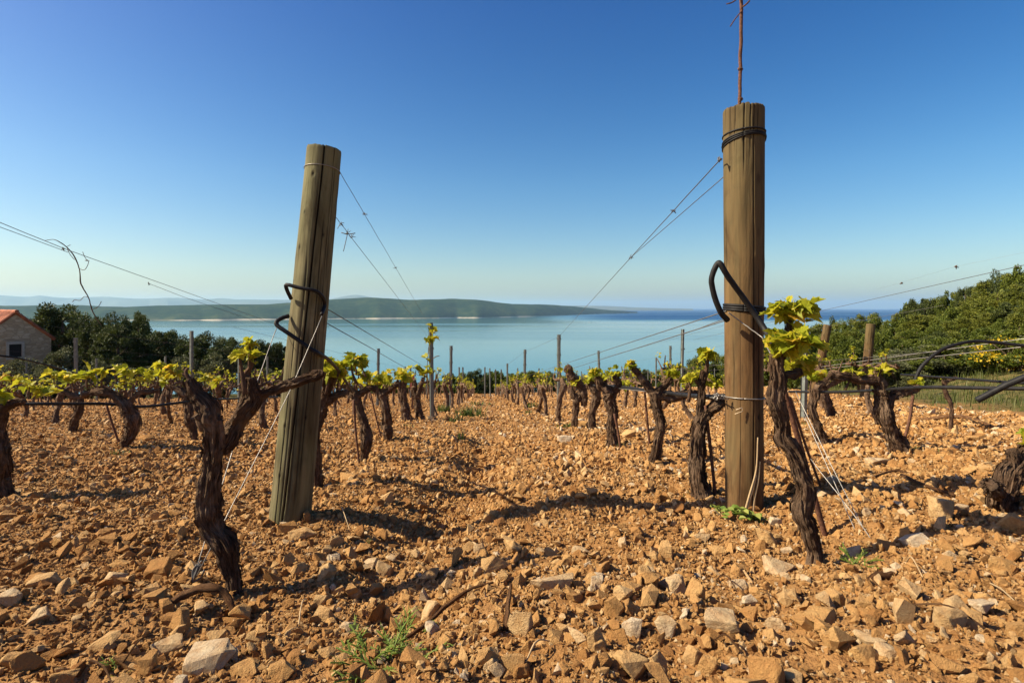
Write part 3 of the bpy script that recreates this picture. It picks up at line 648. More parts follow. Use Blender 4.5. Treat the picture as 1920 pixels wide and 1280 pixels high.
hero('crescent bent vine trunk under the black drip hose', (225,847),
     [(225,847,9),(244,820,11),(251,790,14),(240,768,13),(221,746,9),(200,733,8),(172,736,6)],[[(240,760,7),(246,748,5),(263,737,5),(295,732,4)]],
     [(150,716,44,34,18,30,0),(215,706,50,34,16,28,0),(285,706,60,40,20,28,.1),(250,715,30,14,8,26,0)], .34, 18, 15)
hero('straight dark vine between bent vine and forked vine', (365,822),
     [(365,823,7),(358,790,9),(352,760,8),(350,738,8)],[[(351,742,7),(330,728,5),(318,722,4)],[(352,742,7),(372,728,5)]],[(320,704,36,20,18,26,0),(312,690,30,16,10,24,0),(395,712,44,18,16,26,.2)], .34, 14, 16)
hero('dark vine under the left hose among leafy rows', (136,810),
     [(136,811,7),(144,782,8),(150,758,8),(146,742,7)],[[(147,746,6),(120,734,5),(95,730,4)],[(148,746,6),(170,735,5)]],[(75,736,46,34,16,28,-.3),(110,708,34,16,14,26,0),(30,716,60,18,22,26,.2)], .34, 14, 17)
hero('thick dark vine trunk cut by the left picture edge', (2,934),
     [(2,936,18),(-4,900,19),(2,865,20),(-2,835,18),(-14,800,16)],[[(-10,815,12),(8,770,8),(30,755,7),(45,752,5)]],[(-20,745,50,26,20,34,0)], .32, 18, 18)
hero('broad split vine with wide hairy foot near the grass verge', (1686,846),
     [(1688,847,18),(1672,812,13),(1662,771,13),(1655,742,13),(1650,730,12)],
     [[(1658,780,9),(1670,747,8),(1694,735,8),(1717,729,7),(1722,722,5)],[(1654,738,10),(1646,717,8),(1605,709,8),(1575,705,7),(1555,702,5)],[(1646,794,7,.02),(1645,765,6,.02),(1648,738,6,.02)],[(1650,735,8),(1645,710,6),(1647,692,5)]],
     [(1655,694,24,14,9,26,0),(1720,716,14,12,5,24,0),(1600,698,36,10,6,22,0)], .38, 20, 19)
hero('narrow snaking vine behind the big leafed vine', (1541,827),
     [(1542,828,12),(1535,800,8),(1524,765,7),(1529,730,9)],[[(1528,735,7),(1545,715,5),(1560,706,4)]],[(1530,706,36,18,14,28,0)], .34, 14, 20)
hero('short vine with swollen base behind snaking vine', (1560,783),
     [(1561,784,11),(1555,765,8),(1546,735,7),(1540,722,7)],[[(1543,730,6),(1570,712,5),(1590,706,4)]],[(1556,708,22,12,6,22,0)], .34, 14, 21)
hero('thin young vine with bare forked top by the verge', (1782,810),
     [(1782,811,3.5),(1784,765,4),(1774,738,4.5),(1769,712,3.5)],[[(1772,720,3.5),(1782,712,3),(1795,708,2.5)]],[(1768,708,8,6,2,14,0)], .25, 10, 22, (), 'cane')
hero('sawn grey vine stump at the right picture edge', (1885,962),
     [(1880,965,24),(1870,935,20),(1878,912,22),(1895,885,24),(1910,870,18),(1935,840,16)],[[(1872,925,14,-.03),(1862,912,15,-.06),(1860,909,9,-.08)],[(1902,878,11),(1899,855,10),(1896,842,8)]],[(1930,824,26,22,9,40,0),(1928,862,18,14,5,34,0)], .3, 22, 23)
# ------------------------------------------------------------------ timber end posts
def timber_post(label, base, top, d, r0, r1, mt, cracks, seed, ddtop=0., jag=.006, group='timber end posts'):
    A = W(base[0], base[1], d); B = W(top[0], top[1], d+ddtop); ax = (B-A); L = ax.length
    rt = empty('timber_post', A, label, 'post', group, ax.to_track_quat('Z', 'Y').to_euler())
    yaw = Vector((0, -1, 0)); seg, rings = 192, 300
    q = ax.to_track_quat('Z', 'Y').inverted(); f = q@Vector((-A.x, -A.y, 0)).normalized(); face = math.atan2(f.y, f.x)
    th = np.arange(seg)/seg*2*PI; zz = np.linspace(-.12, L, rings)
    TH, ZZ = np.meshgrid(th, zz)
    rr = r0+(r1-r0)*np.clip(ZZ/L, 0, 1)
    rr = rr*(1+.042*vn3(np.cos(TH)*1.2, np.sin(TH)*1.2, ZZ*2.2+seed, seed)+.010*vn3(np.cos(TH)*5, np.sin(TH)*5, ZZ*5, seed+1)+.004*vn3(np.cos(TH)*20, np.sin(TH)*20, ZZ*6, seed+2))
    tint = np.ones_like(rr)
    cr = random.Random(seed*5)
    for _ in range(34):
        a_ = cr.uniform(-PI, PI); z_ = cr.uniform(-.1, .95); cracks = cracks+[(a_, a_+cr.uniform(-.06, .06), cr.uniform(.035, .055), cr.uniform(.0012, .0035), z_, z_+cr.uniform(.08, .35))]
    for (a0, a1, wd, dp, z0, z1) in cracks:
        ang = face+np.interp(ZZ/L, [0, 1], [a0, a1])+.04*vn2(ZZ*6, 0*ZZ+seed, seed+5)
        dd = np.abs((TH-ang+PI) % (2*PI)-PI); k = np.clip(1-dd/wd, 0, 1)*np.clip((ZZ/L-z0)/.08, 0, 1)*np.clip((z1-ZZ/L)/.05+.6, 0, 1)
        rr = rr-dp*k; tint = tint-np.clip(k*1.6, 0, 1)*min(1, dp/.005)
    for _ in range(26):
        a_, z_, w_, h_ = cr.uniform(-PI, PI), cr.uniform(0, L), cr.uniform(.1, .3), cr.uniform(.01, .05)
        rr = rr-cr.uniform(-.0012, .0028)*np.exp(-(((TH-a_+PI) % (2*PI)-PI)/w_)**2-((ZZ-z_)/h_)**2)
    for _ in range(15):
        a_, z_, w_ = cr.uniform(-PI, PI), cr.uniform(.05, L*.95), cr.uniform(.07, .15)
        g2_ = (((TH-a_+PI) % (2*PI)-PI)/w_)**2+((ZZ-z_)/(w_*r0*1.5))**2
        rr = rr+.0016*np.exp(-g2_/2.2)-.003*np.exp(-g2_*2.5); tint = tint-.75*np.exp(-g2_*1.8)
    ZZ = ZZ.copy(); ZZ[-1] += jag*vn2(np.cos(th)*5, np.sin(th)*5, seed+8)-jag*1.5*np.clip(vn2(np.cos(th)*12, np.sin(th)*12, seed+9)-.35, 0, 1)*3
    rr[-1] *= .965; rr[-2] *= .995
    V = np.stack([rr*np.cos(TH), rr*np.sin(TH), ZZ], -1); mb = local(MB())
    i = np.arange(rings-1)[:, None]*seg; j = np.arange(seg)[None]; k = (j+1) % seg
    mb.add(V.reshape(-1, 3), np.stack([i+j, i+k, i+seg+k, i+seg+j], -1).reshape(-1, 4), np.clip(tint, 0, 1).ravel())
    top_ = V[-1]; b2 = mb.n; inner = top_*np.array([.55, .55, 1])-np.array([0, 0, .004])
    mb.add(np.vstack([top_, inner, [[0, 0, L-.006]]]), np.stack([np.arange(seg), (np.arange(seg)+1) % seg, seg+(np.arange(seg)+1) % seg, seg+np.arange(seg)], -1), .9)
    mb.Fs.append(b2+np.stack([seg+np.arange(seg), seg+(np.arange(seg)+1) % seg, np.full(seg, 2*seg)], -1))
    mb.build('shaft', M[mt], rt, True)
    return rt, A, ax.normalized(), L, face, q
def ring_path(rt, A, axn, q, face, z, r, tilt=0., n=28, a0=0, a1=2*PI, phase=0.):
    """world points of a loop round a post"""
    qi = q.inverted(); out = []
    for t_ in np.linspace(a0, a1, n):
        v = Vector((r*math.cos(face+t_), r*math.sin(face+t_), z+tilt*math.cos(t_+phase))); out.append(A+qi@v)
    return out
def part_tube(rt, name, pts, r, mt, seg=7, n=2, tint=.5, lab=None):
    mb = MB(); tube(mb, pts, r, seg, n, tint=tint); 
    V = [v for v in mb.V]; qi = rt.rotation_euler.to_quaternion().inverted()
    mb.V = [np.array([(qi@(Vector(p)-rt.location))[:] for p in v]) for v in V]; local(mb)
    o = mb.build(name, M[mt], rt, True)
    if lab: o['label'] = lab
    return o
dL = 1.60
LP, LA, Lax, LL, Lface, Lq = timber_post('leaning weathered timber post split from top to foot', (543,978), (608,279), dL, .0590, .0492, 'wood_a',
    [(-.38, -.02, .055, .014, -.2, 1.2), (.25, .32, .03, .005, .1, .8), (-.75, -.7, .03, .004, -.2, .5), (.6, .62, .03, .006, .3, 1.2)], 3, 0, .0015)
dR = 1.69
RP, RA, Rax, RL, Rface, Rq = timber_post('upright brown timber post with iron rod on top', (1396,962), (1394.5,205), dR, .0562, .0605, 'wood_b',
    [(.45, .5, .03, .008, -.2, 1.2), (-.2, -.15, .02, .003, .1, .6), (.05, .02, .03, .006, .82, 1.2), (.3, .32, .025, .006, .86, 1.2), (-.4, -.42, .025, .005, .88, 1.2), (.7, .72, .03, .006, .9, 1.2)], 9, 0, .005)
# bindings on the posts
part_tube(LP, 'wire_band', ring_path(LP, LA, Lax, Lq, Lface, LL-.065, .0515, .006), .0011, 'wire')
for z_, tl, rr_ in ((RL-.082, .004, .0624), (RL-.098, .010, .0627), (RL-.105, .012, .0636), (RL-.112, .016, .0627)):
    part_tube(RP, 'cord_band', ring_path(RP, RA, Rax, Rq, Rface, z_, rr_, tl, 32, 0, 2*PI, -.8), .0027, 'hose')
for z_, rr_ in ((.655, .0598), (.647, .0601), (.640, .0598)):
    part_tube(RP, 'cord_band', ring_path(RP, RA, Rax, Rq, Rface, z_, rr_, .006, 32, 0, 2*PI, 1.2), .0042, 'hose')
part_tube(RP, 'wire_band', ring_path(RP, RA, Rax, Rq, Rface, .368, .0590, .004), .0018, 'wire')
mbk = []
for (a, b_) in (((1380,768),(1391,764)), ((1378,776),(1392,771)), ((1391,764),(1393,771))):
    part_tube(RP, 'scored_mark', [W(a[0], a[1], dR-.0585), W(b_[0], b_[1], dR-.0585)], .0012, 'wood_cut', 5)
# iron rod above the upright post
mb = MB(); tp = W(1388, 215, dR+.02); rdt = empty('iron_rod', tp, 'thin rusty iron rod standing on the upright timber post', 'rod')
tube(mb, [W(1386, 240, dR+.03), W(1387, 180, dR+.03), W(1389, 90, dR+.03), W(1391, -30, dR+.03), W(1393, -160, dR+.03)], .0062, 10, 8, .12, (2, 60), 2, knob=.8)
mb.build('rod', M['rust'], rdt, True)
for (a, c, e, r_) in (((1362,8),(1375,4),(1388,-8),.0022), ((1369,50),(1380,34),(1393,18),.0022), ((1391,14),(1400,8),(1405,2),.003)):
    mb = MB(); tube(mb, [W(a[0], a[1], dR+.02), W(c[0], c[1], dR+.015), W(e[0], e[1], dR+.03)], r_, 6, 4, .2, (2, 60), 1, knob=.8); mb.build('wire_tie', M['rust'], rdt, True)
for pyk in (130, 186):
    mb = MB(); tube(mb, [W(1388, pyk-3, dR+.03), W(1388, pyk, dR+.03), W(1388, pyk+3, dR+.03)], [.006, .0085, .006], 8, 3, .3, (2, 90), 3); mb.build('rod_knob', M['rust'], rdt, True)
# leaning timber posts near the verge
timber_post('short leaning timber post left of a pair by the bushes', (1527,738), (1552,609), 7.3, .055, .052, 'wood_b', [(.5, .5, .05, .006, -.2, 1.2)], 21, 0, .004)
timber_post('short timber post right of a pair by the bushes', (1620,752), (1633,607), 7.4, .058, .055, 'wood_b', [(.2, .3, .05, .006, -.2, 1.2)], 22, 0, .004)
# ------------------------------------------------------------------ steel stakes
def stake_proto():
    rt = empty('trellis_stake', (0, 0, 0)); mb = local(MB()); h = 1.27
    prof = [(-.030, .012), (-.026, .016), (-.016, .014), (-.012, -.014), (.012, -.014), (.016, .014), (.026, .016), (.030, .012), (.019, .010), (.015, -.018), (-.015, -.018), (-.019, .010)]
    nz = 14; zz = np.linspace(-.15, h, nz); k = len(prof)
    V = np.array([[x*(1+.04*math.sin(i*2.1)), y_, z] for i, z in enumerate(zz) for (x, y_) in prof])
    f = [[i*k+j, i*k+(j+1) % k, (i+1)*k+(j+1) % k, (i+1)*k+j] for i in range(nz-1) for j in range(k)]
    mb.add(V, np.array(f)); mb.Fs.append(list(range((nz-1)*k, nz*k)))
    mb.build('profile', M['steel'], rt)
    for z in (.62, .93, 1.20):
        for sx_ in (-.033, .033): b_ = local(MB()); box(b_, (sx_, 0, z), (.010, .012, .022)); b_.build('wire_hook', M['steel'], rt)
    return rt
SP = stake_proto(); first = True
STK = [(810,605,'steel stake with vine leaves climbing it in the leaning post row'),(1047,627,'tall steel stake nearest in the upright post row'),(983,655,'steel stake second along the upright post row'),
(951,681,'steel stake third along the upright post row'),(845,648,'bare steel stake just behind the leaf-climbed stake'),(708,653,'steel stake between the leaning post and the leaf-climbed stake'),
(358,620,'tall steel stake behind the forked vine'),(143,633,'tall steel stake right of the stone house'),(1278,617,'tall steel stake just left of the upright post'),(1257,648,'steel stake second from the upright post'),
(1125,657,'steel stake rising above the middle vines against the water'),(1230,670,None),(1507,706,'steel stake behind the snaking vine near the bushes')]
for (px, py) in [(861,688),(869,688),(909,688),(919,690),(930,692),(939,692),(800,687),(770,686),(760,687),(181,672),(310,668),(49,680),(447,665),(660,690),(1090,696),(1158,694),(1183,690),(1130,700),(1010,690),(970,690),(1340,690),(1215,694),(500,668),(560,690),(20,690),(260,690),(400,688)]: STK.append((px, py, None))
stakes = []
for (px, py, lab) in STK:
    tt = (py-HY)/F; xr = max((px-CX)/F, 0); d = min(32, .87/max(.02, .15-tt-.05*xr)); 
    if px == 1507: d = 4.6
    x = (px-CX)/F*d; loc = (x, d, gz(x, d)); rz = random.gauss(0, .2); l2 = lab or ('thin steel stake far off on the house side of the aisle' if px < 900 else 'thin steel stake far off beyond the upright post row')
    if first: SP.location = loc; SP.rotation_euler = (0, 0, rz); setp(SP, l2, 'stake', 'steel trellis stakes'); o = SP; first = False
    else: o = dup(SP, loc, rz, 1, l2, 'steel trellis stakes'); o['category'] = 'stake'
    o.rotation_euler = (random.gauss(0, .012), random.gauss(0, .012), rz); stakes.append((px, d, loc, o))
    topz = -(py-HY)/F*d; o.scale = (1, 1, max(.75, (topz-loc[2])/1.27)) if px != 1507 else (1, 1, .6)
# leafy shoot on the flowered stake
px, d, loc, o = stakes[0]
rt = empty('vine_shoot', Vector(loc), 'thin vine shoot with yellow leaves tied up a steel stake', 'vine shoot')
mb = MB(); tube(mb, [W(803, 735, d-.04), W(801, 690, d-.04), W(804, 650, d-.04), W(808, 612, d-.04)], [.006, .005, .004, .003], 6, 6, .2, (2, 30), 1); tube(mb, [W(812, 672, d-.04), W(818, 668, d-.04), W(824, 667, d-.04)], [.006, .006, .005], 6, 3)
mb.build('cane', M['cane'], rt, True)
mb = MB()
for (a, b_, n_) in ((810,621,7),(801,637,9),(813,634,6),(799,672,3),(803,690,3),(809,612,3)): leaf_cluster(mb, W(a, b_, d-.05), (.04, .03, .03), n_, .085)
mb.build('foliage', M['vleaf'], rt)
# thin iron support rods beside vines
def rodline(label, a, b_, r, d0=None, d1=None, mt='rust', name='support_rod', cat='rod', group='thin iron rods beside the vines'):
    d1 = d1 or depth_at(*b_); d0 = d0 or d1; mb = MB(); A_, B_ = W(a[0], a[1], d0), W(b_[0], b_[1], d1)
    tube(mb, [A_, A_.lerp(B_, .5)+Vector((random.gauss(0, .004), 0, 0)), B_, B_+(B_-A_).normalized()*.05], r, 7, 4, .1, (2, 40), 3)
    return setp(mb.build(name, M[mt], None, True, B_), label, cat, group)
rodline('thin dark rod right of the curved vine by the upright post', (1322,760), (1341,928), .0055)
rodline('thin rod leaning along the tall big leafed vine', (1462,703), (1549,1010), .0070, 1.33, 1.36)
rodline('second thin rod slanting behind the big leafed vine', (1482,745), (1536,905), .004, 1.7, 1.75)
rodline('thin rusty rod leaning beside the crescent bent vine', (199,758), (226,838), .0075)
rodline('thin rod right behind the foot of the leaning post', (588,800), (597,893), .006)
rodline('thin rod left of the vine with knobbly trunk', (663,750), (673,864), .006)
rodline('thin rod left of the vine with bulging ankle', (694,735), (716,826), .006)
rodline('thin rod right of the fat headed vine', (1152,776), (1164,846), .007)
rodline('pair of thin rods left of the slender vine', (1207,712), (1218,835), .007)
rodline('thin rusty rod right of the broad split vine', (1712,740), (1695,828), .0075)
# ------------------------------------------------------------------ wires
def wire(label, pts, r=.0016, mt='wiredark', sag=0, group='trellis and guy wires', name='wire', knots=()):
    rt = empty(name, W(*pts[0]), label, 'wire', group); P_ = [W(*p) for p in pts]; mb = MB()
    if sag:
        Q = []
        for a, b_ in zip(P_[:-1], P_[1:]):
            for t_ in np.linspace(0, 1, 8, endpoint=False): q = a.lerp(b_, t_); q.z -= sag*4*t_*(1-t_); Q.append(q)
        P_ = Q+[P_[-1]]
        tube(mb, P_, r, 6, 1)
    else:
        Q = []
        for a, b_ in zip(P_[:-1], P_[1:]):
            for t_ in np.linspace(0, 1, 6, endpoint=False): Q.append(a.lerp(b_, t_)+Vector((random.gauss(0, .0003), 0, random.gauss(0, .0003))))
        tube(mb, Q+[P_[-1]], r, 6, 1)
    mb.build('strand', M[mt], rt, True)
    for (kx, ky, kd) in knots:
        mb = MB(); c = W(kx, ky, kd)
        for q in range(4):
            e = c+Vector((random.gauss(0, .006), random.gauss(0, .004), random.gauss(0, .006))); f_ = c+Vector((random.gauss(0, .006), 0, random.gauss(0, .006)))
            tube(mb, [e, c+Vector((random.gauss(0, .003), 0, random.gauss(0, .003))), f_], r*1.1, 5, 3)
        mb.build('wire_knot', M[mt], rt, True)
    return rt
# parametric helper: a point at fraction along a straight 3D line, given by its pixel column
def along(a, b_, px):
    A_, B_ = W(*a), W(*b_); lo, hi = 0., 1.
    for _ in range(40):
        m_ = (lo+hi)/2; q = A_.lerp(B_, m_); x = q.x/q.y*F+CX
        if (x-b_[0])*(a[0]-b_[0]) > 0 and abs(x-a[0]) < abs(px-a[0]): lo = m_
        else: hi = m_
    q = A_.lerp(B_, lo); return (q.x/q.y*F+CX, HY-q.z/q.y*F, q.y)
s1 = stakes[1]; s0 = stakes[0]
a, b_ = (1352,297,1.67), (1047,632,s1[1])
wire('top wire twisted to the cord of the upright post', [a, along(a, b_, 1262), along(a, b_, 1184), b_, (983,660,stakes[2][1]), (951,684,stakes[3][1])], .0019, knots=[along(a, b_, 1262), along(a, b_, 1184), (1349,299,1.66)])
a2 = (1358,331,1.70)
wire('second strand from upright post merging with the top wire', [a2, along(a, b_, 1184)], .0016)
wire('upper middle wire running back from the upright post', [(1362,583,1.68), (1012,697,s1[1]), (975,708,11)], .0018)
wire('lower middle wire running back from the upright post', [(1362,600,1.68), (1020,707,s1[1])], .0018)
wire('wire up left of upright post behind the curved vine', [(1362,596,1.70), (1278,628,stakes[8][1])], .0014)
a, b_ = (637,322,1.60), (806,612,s0[1])
wire('top wire running back from the leaning post', [a, along(a, b_, 683), along(a, b_, 742), b_], .0009, knots=[along(a, b_, 683), along(a, b_, 742)])
a, b_ = (628,405,1.60), (806,636,s0[1])
rtw = wire('second wire from leaning post with a twisted clip', [a, along(a, b_, 655), b_], .0009, knots=[along(a, b_, 640), along(a, b_, 652), along(a, b_, 658)])
kx = along(a, b_, 652); mb = MB(); tube(mb, [W(*kx), W(kx[0]-4, kx[1]+18, kx[2]), W(kx[0]-8, kx[1]+35, kx[2])], .0012, 5, 4); tube(mb, [W(kx[0]-12, kx[1]+0, kx[2]), W(kx[0], kx[1]+3, kx[2]), W(kx[0]+14, kx[1]+1, kx[2])], .0016, 5, 4); mb.build('wire_tail', M['wiredark'], rtw, True)
wire('middle wire running back low from the leaning post', [(603,600,1.6), (800,712,s0[1])], .0015)
wire('middle wire running back from the strap on leaning post', [(608,576,1.6), (800,690,s0[1])], .0015)
wire('bright guy wire crossing the leaning post to the ground', [(604,592,1.53), (545,730,1.40), (367,1083,1.10)], .0011, 'wire')
wire('bright guy wire left of the leaning post to the ground', [(524,600,1.58), (440,832,1.28), (363,1085,1.09)], .0011, 'wire')
mb = MB()
for q in range(9):
    c = W(372+random.gauss(0, 5), 1075+random.gauss(0, 5), 1.10); tube(mb, [c*.85+W(378, 1064, 1.1)*.15+Vector((.006, 0, .012)), c, W(361, 1092, 1.09)], .0016, 5, 3)
setp(mb.build('wire_anchor', M['wiredark'], None, True, W(365,1085,1.1)), 'grey twisted wire anchor in soil before the forked vine', 'anchor')
wire('pale tie wire from upright post to the hose end', [(1366,586,1.625), (1390,604,1.615), (1429,632,1.57), (1445,664,1.45)], .0018, 'wire')
for q, (a, b_, lab) in enumerate([((1492,735,1.62), (1650,1050,1.24), 'outer pale guy wire slanting down right of the leafy vine'), ((1505,770,1.6), (1625,1045,1.26), 'inner pale guy wire slanting down right of the leafy vine'), ((1520,860,1.45), (1668,1058,1.2), 'short slack guy wire crossing the shadow by the vine')]):
    wire(lab, [a, ((a[0]+b_[0])/2+3*q, (a[1]+b_[1])/2+4, (a[2]+b_[2])/2), b_], .0011, 'wire')
wire('upper wire of the pair entering at the left edge', [(-160,352,2.3), (120,466,3.1), (375,557,4.6), (545,618,7.5)], .0019, knots=[(118,467,3.1), (163,488,3.25), (278,531,3.9)])
wire('lower wire of the pair entering at the left edge', [(-160,366,2.3), (128,473,3.1)], .0017)
wire('lower branch of the left wire pair beyond the tendril', [(278,531,3.9), (345,557,4.4), (480,602,6.2)], .0016)
wire('high thin wire entering at the right edge above the hill', [(2000,479,3.7), (1560,578,7), (1300,637,14)], .0024)
wire('upper pale wire slanting to the short leaning post', [(2000,624,4.6), (1522,690,7.0)], .0034, 'wire')
wire('lower pale wire slanting to the short leaning post', [(2000,641,4.6), (1522,694,7.1)], .0034, 'wire')
wr = wire('very fine wire with dry tendrils above the hillside', [(2000,457,3.9), (1790,500,4.6), (1690,530,5.6), (1640,543,6.4)], .0005, 'wire', knots=[])
for (kx, ky, kd) in ((1690,531,5.6), (1792,500,4.6)):
    mb = MB(); c = W(kx, ky, kd)
    for q in range(7): tube(mb, [c+Vector((random.gauss(0, .008), 0, random.gauss(0, .006))), c, c+Vector((random.gauss(0.008, .01), 0, random.gauss(-.004, .008)))], .004, 5, 3)
    mb.build('dry_tendril', M['twig'], wr, True)
wire('wire coil bundle along hose left of the upright post', [(1366,748,1.66), (1350,746,1.66), (1300,743,2.2), (1250,738,2.5), (1160,728,3.3)], .0022, 'wire', knots=[(1352,745,1.66), (1342,746,1.7), (1346,741,1.68)])
# dry vine shoot hanging on the left wires
rt = empty('dry_shoot', W(140,478,3.1), 'dry leafless vine shoot hanging from the left wires', 'vine shoot')
mb = MB(); tube(mb, [W(84,451,3.05), W(100,449,3.05), W(112,454,3.05), W(126,464,3.08), (W(140,482,3.1)), W(149,505,3.1), W(152,532,3.1), W(166,558,3.1), W(174,585,3.1), W(190,610,3.1)], [.0015, .002, .003, .003, .004, .003, .004, .003, .0034, .002], 7, 5, .2, (2, 60), 4, knob=.8); mb.build('cane', M['cane'], rt, True)
mb = MB()
for pp in ([(149,504,3.1),(158,506,3.08),(164,498,3.08),(167,488,3.1)], [(126,466,3.08),(132,478,3.06),(140,487,3.08)], [(167,558,3.1),(158,556,3.1),(150,563,3.1),(140,562,3.1),(136,566,3.1)], [(126,462,3.08),(132,459,3.07)], [(163,488,3.1),(158,480,3.1),(155,472,3.1)], [(174,580,3.1),(184,575,3.1),(190,565,3.1)]): tube(mb, [W(*p) for p in pp], .0016, 5, 4)
setp(mb.build('tendril', M['cane'], rt, True), kind='stuff')
# row wires on the far rows: one cordon wire per row, strung between stakes
for k in range(-9, 4):
    if k in (0, 1): continue
    P_ = []
    for y in np.linspace(max(4.2, abs(row_x(k, 5))/1.15), 19 if k < -6 else 30, 12):
        x = row_x(k, y)
        if in_field(x, y): P_.append(Vector((x, y, float(plane(x, y))+.52)))
    if len(P_) < 3: continue
    mb = MB(); tube(mb, P_, .0016, 5, 1); tube(mb, [p+Vector((0, 0, .36)) for p in P_], .0011, 5, 1)
    setp(mb.build('row_wire', M['wiredark'], None, True, P_[0]), 'pair of thin trellis wires strung along '+ROWN.get(k, 'row %s past the leaning post' % {-3: 'three', -4: 'four', -5: 'five', -6: 'six', -7: 'seven', -8: 'eight', -9: 'nine'}.get(k, 'four')), 'wire', 'far trellis wires')
# ------------------------------------------------------------------ hoses
def hose(label, pts, r, seg=10, open_end=False, mt='hose'):
    P_ = [W(*p) for p in pts]; mb = MB(); tube(mb, P_, r*.86, seg, 8, .10, (1.2, 26), 2)
    return setp(mb.build('irrigation_hose', M[mt], None, True, P_[0]), label, 'hose', 'black irrigation hoses')
hose('black hose folded round the leaning post at mid height', [(546,560,1.55),(540,548,1.535),(536,536,1.525),(541,534,1.52),(560,539,1.52),(590,545,1.53),(605,557,1.56),(609,572,1.58),(603,590,1.55)], .0062)
hose('black hose looped left off the leaning post to its vines', [(541,592,1.56),(527,597,1.54),(518,604,1.52),(521,611,1.515),(538,623,1.515),(560,638,1.52),(582,654,1.53),(600,664,1.56),(618,676,1.75),(640,702,2.2),(660,735,2.6)], .0066)
hose('thick black hose bent into a loop on the upright post', [(1364,600,1.63),(1352,586,1.615),(1342,563,1.61),(1336,540,1.605),(1334,524,1.60),(1339,506,1.595),(1346,494,1.59),(1351,495,1.585),(1358,507,1.585),(1368,523,1.59),(1392,556,1.60),(1420,596,1.60),(1438,625,1.57),(1447,650,1.50)], .0098, 14)
hose('black drip hose hung along the row left of forked vine', [(-60,758,3.1),(60,757,3.2),(120,757,3.3),(200,757,3.45),(270,762,3.7),(360,752,4.2),(420,748,5),(520,744,7)], .011)
hose('black hose arching high at the left edge by house', [(-40,662,2.9),(20,669,3.0),(60,677,3.2),(110,690,3.5),(150,703,3.9),(185,730,4.2)], .006)
hose('grey drip hose along the vines left of upright post', [(1368,742,1.74),(1330,744,1.86),(1290,741,2.2),(1240,735,2.6),(1160,725,3.4),(1110,722,4.4)], .0105)
hose('black drip hose along row right of the leafy vine', [(1480,734,3.6),(1563,735,3.0),(1650,731,2.6),(1732,726,2.3),(1830,727,2.1),(1960,729,1.9)], .0085)
hose('black drip hose beyond the broad split vine', [(1690,702,3.6),(1790,709,3.0),(1884,716,2.6),(1960,720,2.4)], .0075)
hose('cut end of thick black hose tied near right edge', [(1832,750,2.0),(1855,738,1.98),(1878,726,1.96),(1900,716,1.94),(1950,696,1.9)], .0125, 14)
hose('black hose arched over the verge vines at right', [(1712,735,2.6),(1718,708,2.6),(1731,684,2.6),(1763,657,2.6),(1800,644,2.6),(1838,640,2.6),(1920,648,2.55),(1980,656,2.5)], .0095)
# ------------------------------------------------------------------ twigs, stalks, weeds
def gstick(label, pts, r, mt='twig', lift=0., name='dead_twig', cat='twig', seg=8, grp='dead twigs on the ground'):
    P_ = []
    for q in pts:
        d = depth_at(q[0], q[1]) if len(q) < 4 else q[3]; p = W(q[0], q[1], d); h = q[2] if len(q) > 2 else 0
        p.z = max(p.z, gz(p.x, p.y)+.004) if h == 0 else gz(p.x, p.y)+h; P_.append(p)
    mb = MB(); tube(mb, P_, r, seg, 6, .25, (2, 40), 3, knob=.8); return setp(mb.build(name, M[mt], None, True, P_[0]), label, cat, grp)
d0 = 1.0
mb = MB(); tube(mb, [W(255,1180,.92), W(290,1152,.95), W(330,1122,.98), (W(370,1105,1.0)), W(402,1102,1.0), W(420,1112,1.0), W(432,1132,.99), W(438,1150,.98)], [.004, .007, .008, .009, .009, .008, .007, .005], 10, 6, .3, (2, 40), 5, knob=.8)
setp(mb.build('dead_root', M['twig'], None, True, W(300,1150,.95)), 'arched dead root in the gravel before the forked vine', 'root')
mb = MB(); tube(mb, [W(1612,1112,1.0), W(1625,1092,1.02), W(1648,1080,1.03), W(1672,1078,1.04), W(1690,1086,1.04), W(1705,1098,1.03)], [.007, .008, .009, .009, .008, .005], 10, 6, .3, (2, 50), 6, knob=.6)
setp(mb.build('dead_root', M['twig'], None, True, W(1650,1090,1.02)), 'brown arched root in the gravel right of the guy wires', 'root')
gstick('long thin twig lying across aisle above the weed', [(740,1182,.004),(790,1163,.012),(840,1140,.02),(880,1128,.016),(925,1124,.01)], [.003, .004, .004, .003, .002])
gstick('dark stick leaning on the upright grey tan stone', [(948,1205,.004),(952,1180,.02),(958,1150,.035)], [.006, .005, .003])
gstick('thin stick right of the vine rod near the shadow', [(1620,905,.004),(1680,888,.03),(1730,905,.01)], [.004, .004, .003])
gstick('long bare branch on the soil below the stump', [(1690,905,.02),(1730,925,.02),(1790,945,.012)], [.005, .005, .004])
gstick('dead twig lying at the verge behind young vine', [(1720,790,.01),(1800,795,.03),(1860,805,.02),(1895,815,.004)], [.012, .014, .01, .006])
